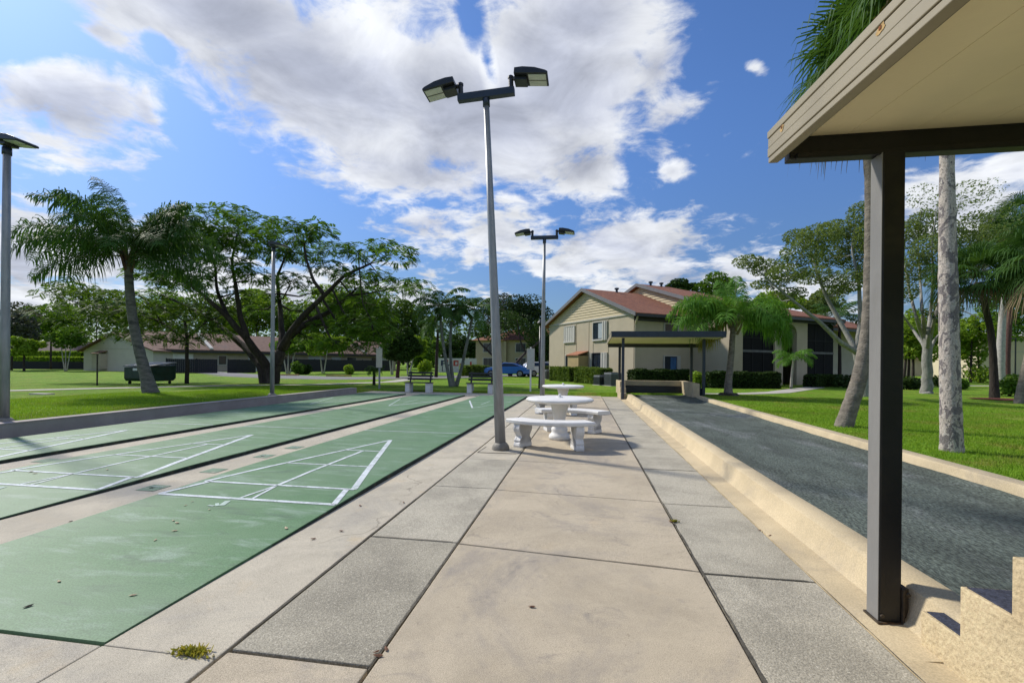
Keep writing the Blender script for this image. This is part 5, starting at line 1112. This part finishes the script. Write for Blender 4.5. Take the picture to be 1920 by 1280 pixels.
b = MB(); b.prism([(-.9, 1.96), (-.003, 2.25), (-.003, 2.31), (-.9, 2.02)], (2.4, 0, 0), (0, 1, 0), (0, 0, 1), (1.2, 0, 0)); b.build('closet_roof', m_hroof, uc)
b = MB(); b.box(0, W_, -.03, -.001, 2.52, 2.58); b.build('belt_trim', m_trim, ct)
r0 = at(292, 700, 49.5); r0[2] = 0; r1 = at(742, 700, 73); r1[2] = 0
ex = unit(r1-r0); Lr = float(np.linalg.norm(r1-r0)); ang = math.atan2(ex[1], ex[0])
rw = thing('cottage_row', 'long low row of cottages with a faded brown roof, beyond the spreading tree', 'house', r0, ang)
b = MB(); b.box(0, Lr, 0, 9, -.2, 2.4); b.build('wall', mat('tan_cottage_wall', (.40, .34, .28), .9, .1, 1.0), rw)
b = MB(); q = [(-.3, -.7, 2.45), (Lr+.4, -.7, 2.45), (Lr+.4, 5, 4.6), (-.3, 5, 4.6)]; b.add(q+[(p[0], p[1], p[2]+.12) for p in q], [(0, 1, 2, 3), (4, 7, 6, 5), (0, 4, 5, 1), (1, 5, 6, 2), (2, 6, 7, 3), (3, 7, 4, 0)])
q = [(-.3, 9.7, 2.45), (Lr+.4, 9.7, 2.45), (Lr+.4, 5, 4.6), (-.3, 5, 4.6)]; b.add(q+[(p[0], p[1], p[2]+.12) for p in q], [(3, 2, 1, 0), (4, 5, 6, 7), (0, 1, 5, 4), (1, 2, 6, 5), (2, 3, 7, 6), (3, 0, 4, 7)]); b.build('roof', m_hroof, rw)
b = MB(); b.box(-.3, Lr+.4, -.76, -.705, 2.22, 2.46); b.build('eave_fascia', m_black, rw)
for (xa, xb, zz0, zz1, m) in ((.8, 3.4, .2, 2.05, m_white), (9.3, 12.0, .1, 2.1, m_white), (13.6, 14.6, .9, 2.0, m_glass), (16.8, 18.8, .9, 2.05, m_blind), (20.2, 21.4, .9, 2.0, m_blind), (22.5, 23.9, .9, 2.0, m_glass), (26.5, 27.6, .1, 2.05, m_black), (28.4, 29.2, .9, 2.0, m_blind), (31, 32.2, .9, 2.0, m_glass), (6.0, 6.8, .9, 1.9, m_glass)):
    if xb < Lr:
        f = MB(); f.box(xa-.1, xb+.1, -.05, -.001, zz0-.1, zz1+.1); fr_ = f.build('window' if zz0 > .5 else 'door', m_trim, rw); f = MB(); f.box(xa, xb, -.075, -.051, zz0, zz1); f.build('pane' if zz0 > .5 else 'door_leaf', m, fr_)
for xg in (4.9, 15.5, 25):      # stepped gable walls between units
    b = MB(); b.prism([(-.72, 2.62), (5, 4.78), (5, 4.95), (-.72, 2.8)], (xg, 0, 0), (0, 1, 0), (0, 0, 1), (.35, 0, 0)); b.build('party_wall_cap', m_trim, rw)
def fence(u0, d0, u1, d1, h, label):
    a = at(u0, 700, d0); a[2] = .03; e = at(u1, 700, d1); e[2] = .03; ex = unit(e-a); Lf = float(np.linalg.norm(e-a))
    t = thing('board_fence', label, 'fence', a, math.atan2(ex[1], ex[0])); b = MB(); x = 0
    while x < Lf: b.box(x+.002, min(x+.158, Lf), 0, .03, .05, h+random.uniform(-.01, .01)); x += .16
    b.build('boards', m_fence, t); 
    x = 0; 
    while x <= Lf+.01:
        p = MB(); p.box(x-.05, x+.05, .031, .12, 0, h+.06); p.build('fence_post', m_fence, t); x += 2.4
fence(312, 44, 408, 46.5, 1.45, 'charcoal board fence behind the dumpster and thin dark trunk')
fence(428, 47, 480, 49, 1.45, 'charcoal board fence left of the big forked trunk')
fence(520, 54, 735, 68, 1.6, 'long charcoal board fence right of the big forked trunk')
b = MB(); fp0 = at(20, 700, 58); fp0[2] = 0; fp1 = at(157, 700, 57); fp1[2] = 0
d0 = at(10, 700, 74); d0[2] = 0; hd = thing('far_house', 'dark brown hip-roofed house at far left behind the double hedge', 'house', d0, PSI)
b = MB(); b.box(0, 13, 0, 8, -.2, 2.3); b.build('wall', mat('dark_plum_wall', (.10, .08, .08), .9, .2, 2), hd)
b = MB(); b.add([(-.5, -.6, 2.3), (13.5, -.6, 2.3), (13.5, 8.6, 2.3), (-.5, 8.6, 2.3), (3, 4, 4.3), (10, 4, 4.3)], [(0, 1, 5, 4), (1, 2, 5), (2, 3, 4, 5), (3, 0, 4), (3, 2, 1, 0)]); b.build('roof', m_droof, hd)
fence(8, 56, 158, 57, 1.0, 'low black fence under the double hedge at far left')
# two-storey building behind the cars
k0 = at(892, 700, 66); k0[2] = 0
kb = thing('apartment_building', 'distant two-storey tan building with a brown roof behind the cars', 'building', k0, PSI-.25)
b = MB(); b.box(0, 13.5, 0, 9, -.2, 4.7); b.box(4.3, 4.7, -.5, -.001, 0, 4.5); b.build('wall', mat('tan_far_wall', (.40, .33, .22), .9, .1, 1), kb)
b = MB(); b.add([(-.6, -.7, 4.65), (14, -.7, 4.65), (14, 9.6, 4.65), (-.6, 9.6, 4.65), (5.0, 4.5, 6.6), (9.5, 4.5, 6.6)], [(0, 1, 5, 4), (1, 2, 5), (2, 3, 4, 5), (3, 0, 4), (3, 2, 1, 0)]); b.build('roof', m_shingle, kb)
for (xa, z0_) in ((1.2, .9), (6.0, .9), (9.0, .9), (11.4, .9), (6.0, 3.0), (9.0, 3.0), (11.4, 3.0), (1.2, 3.0)):
    f = MB(); f.box(xa-.1, xa+1.5, -.06, -.001, z0_-.1, z0_+1.3); fr_ = f.build('window', m_trim, kb); f = MB(); f.box(xa, xa+.68, -.08, -.061, z0_, z0_+1.2); f.box(xa+.72, xa+1.4, -.08, -.061, z0_, z0_+1.2); f.build('pane', m_glass, fr_)
# beige house at the right edge
h0 = at(1838, 700, 56); h0[2] = 0; hb = thing('far_house', 'plain beige house at the right edge behind the palms', 'house', h0, PSI-.15)
b = MB(); b.box(0, 14, 0, 9, -.2, 5.3); b.build('wall', mat('bright_beige_wall', (.60, .51, .36), .9, .06, .8), hb)
b = MB(); b.add([(-.5, -.6, 5.3), (14.5, -.6, 5.3), (14.5, 9.6, 5.3), (-.5, 9.6, 5.3), (-.5, 4.5, 6.2), (14.5, 4.5, 6.2)], [(0, 1, 5, 4), (1, 2, 5), (2, 3, 4, 5), (3, 0, 4), (3, 2, 1, 0)]); b.build('roof', m_trim, hb)
b = MB(); b.box(0, 14, -.03, -.001, 3.4, 3.46); b.build('belt_trim', m_trim, hb)
h1 = at(1790, 700, 70); h1[2] = 0; hb2 = thing('far_house', 'low pale house glimpsed through the trees right of the lichen-blotched palm', 'house', h1, PSI+.1)
b = MB(); b.box(-9, 6, 0, 8, -.2, 2.7); b.build('wall', m_wall2, hb2); b = MB(); b.add([(-9.5, -.5, 2.7), (6.5, -.5, 2.7), (6.5, 8.5, 2.7), (-9.5, 8.5, 2.7), (-7, 4, 4.2), (4, 4, 4.2)], [(0, 1, 5, 4), (1, 2, 5), (2, 3, 4, 5), (3, 0, 4), (3, 2, 1, 0)]); b.build('roof', m_hroof, hb2)
# painted wall behind the clump of palms
w0 = at(822, 700, 62); w0[2] = 0; pw = thing('painted_wall', 'white boundary wall with worn navy and red painted shapes, behind the clump of palms', 'wall', w0, PSI)
b = MB(); b.box(0, 5.2, 0, .2, 0, 2.0); b.build('wall_body', mat('old_white_wall', (.52, .51, .52), .8, .18, 2.5, stain=(.4, .38, .4), stscale=2), pw)
m_nv = mat('navy_wall_paint', (.03, .045, .09), .8, .3, 5); m_rd = mat('red_wall_paint', (.42, .07, .06), .8, .3, 5)
for (m, rects) in ((m_nv, ((.35, .62, .95, 1.7), (.62, 1.0, 1.5, 1.7), (.62, .9, 1.2, 1.35), (1.05, 1.3, .95, 1.5), (1.3, 1.5, .95, 1.15), (3.3, 3.6, 1.25, 1.4), (.5, .62, .2, .9), (1.35, 1.5, .15, .6))), (m_rd, ((1.15, 1.35, 1.51, 1.8), (1.55, 1.75, .9, 1.3), (2.05, 2.3, .95, 1.72), (2.3, 2.75, 1.5, 1.72), (2.3, 2.75, .95, 1.12), (2.6, 2.75, 1.12, 1.5), (2.9, 3.25, .95, 1.3), (4.3, 4.55, 1.0, 1.55)))):
    b = MB()
    for (xa, xb, za, zb) in rects: b.box(xa, xb, -.012, -.002, za, zb)
    b.build('painted_shapes', m, pw)
# ------------------------------------------------------------------ road, walks
def sheet(name, pts, m, dz=.012):
    b = MB(); n = len(pts); W2_ = [np.array([p[0], p[1], hl(p[0], p[1])+dz]) for p in pts]; b.poly(W2_); return struct(b.build(name, m))
def ribbon(name, pts, w, m, dz=.014):
    b = MB(); P_ = [np.array(p[:2]) for p in pts]; Q_ = []
    for a, e in zip(P_[:-1], P_[1:]):
        k = max(1, int(np.linalg.norm(e-a)/1.2)); Q_ += [a+(e-a)*i/k for i in range(k)]
    Q_.append(P_[-1]); vs = []
    for i, p in enumerate(Q_):
        t = Q_[min(i+1, len(Q_)-1)]-Q_[max(i-1, 0)]; t = t/np.linalg.norm(t); n_ = np.array([-t[1], t[0]])
        for j in range(3):
            q = p+n_*w*(j-1)/2; vs.append((q[0], q[1], hl(*q)+dz))
    b.add(vs, [(3*i+j, 3*i+j+1, 3*i+4+j, 3*i+3+j) for i in range(len(Q_)-1) for j in range(2)]); return struct(b.build(name, m))
ribbon('sidewalk', [at0(-300, 17.2), gr(0, 746, .2), gr(180, 740.5, .17), gr(430, 733.5, .13), gr(560, 729, .10), gr(730, 720.5, .08), at0(770, 34)], 1.1, m_walk)
ribbon('road', [at0(455, 41), at0(560, 36), at0(640, 35), at0(735, 37), at0(800, 39.5), at0(870, 43), at0(950, 48.5), at0(1060, 52)], 6.0, m_asphalt, .008)
ribbon('driveway', [at0(380, 50), at0(432, 43), at0(520, 37)], 3.4, m_asphalt, .017)
ribbon('sidewalk', [gr(1300, 733, .12), gr(1380, 729.5, .12), gr(1460, 724, .11), gr(1530, 714, .09)], 1.0, m_walk)
ribbon('sidewalk', [at0(1500, 31), at0(1660, 31.5), at0(1790, 32), at0(2100, 34)], 1.0, m_walk)
ribbon('sidewalk', [at0(900, 27.5), at0(1010, 27.2), at0(1060, 24.5)], .35, m_walk)
for (u, d) in ((612, 39.6), (625, 39.9), (527, 40.5)):
    p = at(u, 700, d); p[2] = .07; b = MB(); b.prism([(-.09, 0), (.09, 0), (.06, .13), (-.06, .13)], (0, 0, 0), (0, 1, 0), (0, 0, 1), (1.6, 0, 0)); o = b.build('wheel_stop', mat('faded_yellow_paint', (.50, .36, .12), .8, .3, 5)); o.location = tuple(p); o.rotation_euler.z = PSI
    tag(o, {612: 'left one of two yellow wheel stops touching end to end by the road', 625: 'right one of two yellow wheel stops touching end to end by the road', 527: 'yellow wheel stop just right of the big forked trunk'}[u], 'wheel stop', 'yellow wheel stops by the road')
p = G(80, 757); b = MB(); b.box(-.35, .35, -.13, .13, -.02, .04); o = b.build('valve_cover', m_walk, bevel=.01); o.location = tuple(p); tag(o, 'small pale concrete cover set in the left lawn', 'cover')

# ------------------------------------------------------------------ dumpster, posts, air conditioners, cars
dp = G(283, 733); dp[2] = hl(dp[0], dp[1]); dt = thing('dumpster', 'dark green steel dumpster with a grey lid, behind the queen palm trunk', 'dumpster', dp, PSI+R_(-12))
m_dg = mat('green_dumpster_steel', (.015, .045, .03), .5, .4, 4, .2, 20, stain=(.05, .04, .03), stscale=3)
b = MB(); b.prism([(-.62, .16), (.55, .16), (.7, .30), (.7, .98), (-.7, .86), (-.7, .3)], (-.82, 0, 0), (0, 1, 0), (0, 0, 1), (1.64, 0, 0)); b.build('bin_body', m_dg, dt, bevel=.015)
b = MB(); b.prism([(-.74, .90), (.74, 1.10), (.74, 1.14), (-.74, .95)], (-.85, 0, 0), (0, 1, 0), (0, 0, 1), (.84, 0, 0)); b.build('lid', mat('grey_plastic_lid', (.22, .21, .22), .5, .15, 4), dt)
b = MB(); b.prism([(-.74, .90), (.74, 1.10), (.74, 1.14), (-.74, .95)], (.01, 0, 0), (0, 1, 0), (0, 0, 1), (.84, 0, 0)); b.build('lid', MATS['grey_plastic_lid'], dt)
for s in (-1, 1):
    b = MB(); b.box(s*.83-.03, s*.83+.03, -.45, .45, .55, .68); b.build('fork_sleeve', m_dg, dt)
    for y in (-.5, .45):
        b = MB(); b.lathe([(.07, -.03), (.08, -.02), (.08, .02), (.07, .03)], 14); o = b.build('caster', m_black, dt); o.location = (s*.7, y, .085); o.rotation_euler = (0, R_(90), 0)
b = MB(); b.box(-.25, .02, -.712, -.701, .70, .82); b.build('sticker', m_white, dt)
tp = G(183, 738); b = MB(); b.tube([(0, 0, -.05), (0, 0, 1.5)], .035, 8); b.lathe([(.045, 0), (.045, .05), (0, .06)], 8, (0, 0, 1.45)); o = b.build('thin_post', mat('rusty_post', (.06, .05, .04), .7, .4, 8)); o.location = tuple(tp); tag(o, 'thin bare rusty post on the left lawn by the sidewalk', 'post')
bp = G(1013, 728); bt = thing('lamp_standard', 'slim black lamp standard immediately left of the second light pole', 'lamp post', bp)
b = MB(); b.tube([(0, 0, 0), (0, 0, .5), (0, 0, 3.2)], [.085, .07, .05], 10); b.build('pole', m_black, bt, smooth=True)
b = MB(); b.lathe([(.06, 3.2), (.14, 3.28), (.17, 3.34), (.06, 3.48), (0, 3.52)], 14); b.build('lantern', m_black, bt)
lp = at(1904, 700, 42); lp[2] = .05; bt = thing('lamp_standard', 'slim black lamp standard in front of the beige house at right', 'lamp post', lp)
b = MB(); b.tube([(0, 0, 0), (0, 0, 4.0)], .06, 8); b.build('pole', m_black, bt); b = MB(); b.box(-.3, .05, -.1, .1, 4.0, 4.1); b.build('lantern', m_black, bt)
for (u, d, s, h, lb_) in ((1127, 27.5, .62, .62, 'lower of the two grey-black air conditioners at the gable corner'), (1149, 26.8, .72, .80, 'taller air conditioner unit next to the far shelter post'), (1028, 37.5, .7, .8, 'air conditioner unit at the left end of the gabled building')):
    p = at(u, 700, d); p[2] = .04; t = thing('air_conditioner', lb_, 'air conditioner', p, ANG, 'air conditioners beside the apartment building')
    b = MB(); b.box(-s/2, s/2, -s/2, s/2, .06, h); b.build('casing', mat('grey_unit_casing', (.16, .17, .19), .5, .15, 5), t, bevel=.02)
    b = MB(); n = 14
    for i in range(n): z = .1+(h-.18)*i/n; b.box(-s/2-.012, s/2+.012, -s/2-.012, s/2+.012, z, z+.018)
    b.build('louvres', m_black, t)
    b = MB(); b.lathe([(s*.42, h+.001), (s*.42, h+.03), (s*.36, h+.04), (0, h+.04)], 18); b.build('fan_grille', m_black, t)
    b = MB(); b.box(-s*.6, s*.6, -s*.6, s*.6, -.03, .055); b.build('pad', m_walk, t)
def car(p, rz, label, paint, name, prof, glassprof, L_, Wd, wheels):
    t = thing(name, label, 'car', p, rz, 'cars parked beyond the benches')
    def shell(pr, w, taper, zt):
        b = MB(); vs = []
        n = len(pr)
        for y, k in ((-w, 0), (w, 1)):
            for (x, z) in pr: vs.append((x, y*(1-taper*max(0, (z-zt))/.6), z))
        b.add(vs, [tuple(range(n-1, -1, -1)), tuple(range(n, 2*n))]+[(i, (i+1) % n, n+(i+1) % n, n+i) for i in range(n)]); return b
    bo = shell(prof, Wd/2, .22, .82); body = bo.build('body', paint, t, bevel=.06)
    gl = shell(glassprof, Wd/2+.004, .22, .82); gl.build('side_window', m_glass, t)
    for x in wheels:
        for s in (-1, 1):
            b = MB(); b.lathe([(.20, -.1), (.33, -.1), (.345, -.06), (.345, .06), (.33, .1), (.20, .1)], 24); w_ = b.build('wheel', mat('tyre_rubber', (.02, .02, .02), .8, .2, 9), t, smooth=False); w_.location = (x, s*(Wd/2-.09), .34); w_.rotation_euler = (R_(90), 0, 0)
            b = MB(); b.lathe([(0, -.105), (.2, -.105), (.22, -.09), (.22, .09), (.2, .105), (0, .105)], 16); b.build('rim', m_pole, w_)
    for s in (-1, 1):
        b = MB(); b.box(L_/2-.10, L_/2-.005, s*Wd*.33-.2, s*Wd*.33+.2, .72, .84); b.build('tail_light', mat('lamp_red', (.25, .02, .02), .3, .2, 4), t)
    b = MB(); b.box(L_/2-.04, L_/2+.006, -.26, .26, .5, .62); b.build('number_plate', m_trim, t)
    return t
def carpaint(n, c):
    m = mat(n, c, .25, .06, 1.5, spec=.6); m.node_tree.nodes['Principled BSDF'].inputs['Coat Weight'].default_value = .6; return m
prof = [(-2.3, .32), (2.32, .32), (2.36, .6), (2.3, .92), (1.75, 1.0), (.75, 1.36), (-.2, 1.42), (-1.0, 1.0), (-2.0, .86), (-2.34, .62)]
gp = [(-.85, 1.0), (1.45, 1.02), (.7, 1.29), (-.18, 1.34)]
cp = at(952, 700, 44.5); cp[2] = .03; car(cp, PSI+R_(-12), 'bright blue coupe parked behind the right-hand bench and light pole', carpaint('blue_car_paint', (.02, .14, .50)), 'parked_car', prof, gp, 4.6, 1.82, (-1.45, 1.4))
prof2 = [(-2.2, .34), (2.15, .34), (2.2, .7), (2.12, 1.0), (1.95, 1.3), (1.6, 1.5), (-.3, 1.5), (-1.0, 1.08), (-2.05, .92), (-2.24, .62)]
prof2m = [(-x, z) for x, z in prof2[::-1]]; gp2 = [(-1.7, 1.08), (.85, 1.08), (.25, 1.42), (-1.5, 1.42)]
cp = at(1020, 700, 46.5); cp[2] = .03; car(cp, PSI+R_(192), 'white hatchback parked right of the blue coupe', carpaint('white_car_paint', (.72, .72, .74)), 'parked_car', prof2, [(-.85, 1.08), (1.7, 1.08), (1.5, 1.42), (-.25, 1.42)], 4.4, 1.8, (-1.35, 1.3))

# ------------------------------------------------------------------ small things on the ground
def leaf_bits(name, label, spots, m, s):
    for i, (u, v) in enumerate(spots):
        p = gr(u, v, .0); X = p[0]
        z = cz(p[1])+.003 if (-3.98 < X < -2.15 or -6.46 < X < -4.64) and p[1] > 1.78 else .004
        if z > .01: p = gr(u, v, z)
        b = MB(); a = rng.uniform(0, 6.28); k = s*rng.uniform(.7, 1.3); c_, s_ = math.cos(a), math.sin(a)
        vs = [(-1, 0, .1), (-.3, .45, .0), (.5, .35, .12), (1, 0, .25), (.45, -.4, .05), (-.35, -.4, .14), (0, 0, .28)]
        vs = [((x*c_-y*s_)*k, (x*s_+y*c_)*k, z_*k) for x, y, z_ in vs]
        b.add(vs, [(i_, (i_+1) % 6, 6) for i_ in range(6)]+[tuple(range(5, -1, -1))]); o = b.build(name, m); o.location = (p[0], p[1], z); tag(o, label, 'leaf', group=label)
leaf_bits('fallen_leaf', 'pale dry leaf scrap lying on the green courts', ((298, 1025), (353, 959), (331, 988), (338, 992), (334, 1007), (398, 966), (366, 952), (258, 1129), (119, 1106), (205, 895), (62, 902), (70, 905), (543, 998)), mat('pale_leaf', (.52, .42, .27), .8, .3, 20), .020)
leaf_bits('fallen_leaf', 'brown curled leaf lying on the concrete path', ((681, 954), (646, 1002), (720, 1235), (1006, 1137), (735, 1222), (1263, 972), (594, 1018), (1430, 985), (1450, 995), (1330, 875), (1300, 845), (762, 946), (716, 1228)), mat('brown_leaf', (.16, .075, .04), .8, .4, 20), .020)
leaf_bits('dark_seed', 'dark dried seed pod lying on the near green court', ((62, 1154), (138, 995)), m_bark, .022)
def tuft(u, v, label, n, r):
    p = gr(u, v, 0); c = np.stack([rng.normal(0, r, n), rng.normal(0, r*.35, n), np.zeros(n)], 1); dr = rng.normal(size=(n, 3))*.8; dr[:, 2] = np.abs(dr[:, 2])+.35; dr = unit(dr); l = rng.uniform(.010, .024, (n, 1)); w = unit(np.cross(dr, rng.normal(size=(n, 3))))*.005
    o = rawmesh('weed', np.stack([c-w, c+w, c+dr*l+w*.6, c+dr*l*1.3-w*.6], 1), 4, leafmat('weed_leaf', (.26, .28, .05), (.40, .34, .07), .4)); o.location = tuple(p+[0, 0, .002]); tag(o, label, 'weed', kind='stuff')
tuft(372, 1236, 'yellow-green weed tuft growing at the slab corner, lower left', 210, .042)
tuft(1271, 972, 'tiny weed in the joint beside the right grey slabs', 60, .014)
# grass blades over the nearer lawn (stuff)
def grass(n, x0, x1, y0, y1, hgt):
    x = rng.uniform(x0, x1, n); y = y0+(y1-y0)*rng.uniform(0, 1, n)**1.3
    z = np.array([hl(a, c) for a, c in zip(x, y)])-.01; p = np.stack([x, y, z], 1)
    a = rng.uniform(0, 2*np.pi, n); w = np.stack([np.cos(a), np.sin(a), 0*a], 1)*rng.uniform(.004, .008, (n, 1)); ln = rng.normal(size=(n, 3))*.45; ln[:, 2] = 1; l = hgt*rng.uniform(.5, 1.3, (n, 1))
    return np.stack([p-w, p+w, p+unit(ln)*l], 1)
gq = np.concatenate([grass(90000, 4.27, 10, 4.5, 13, .05), grass(35000, 4.31, 14, 13, 19, .055), grass(70000, -16, -9.42, 5, 14, .055), grass(30000, -14, -9.45, 14, 19, .055), grass(26000, -9.4, 4, 19.32, 24, .055)])
o = rawmesh('grass', gq, 3, l_grass); o['kind'] = 'stuff'
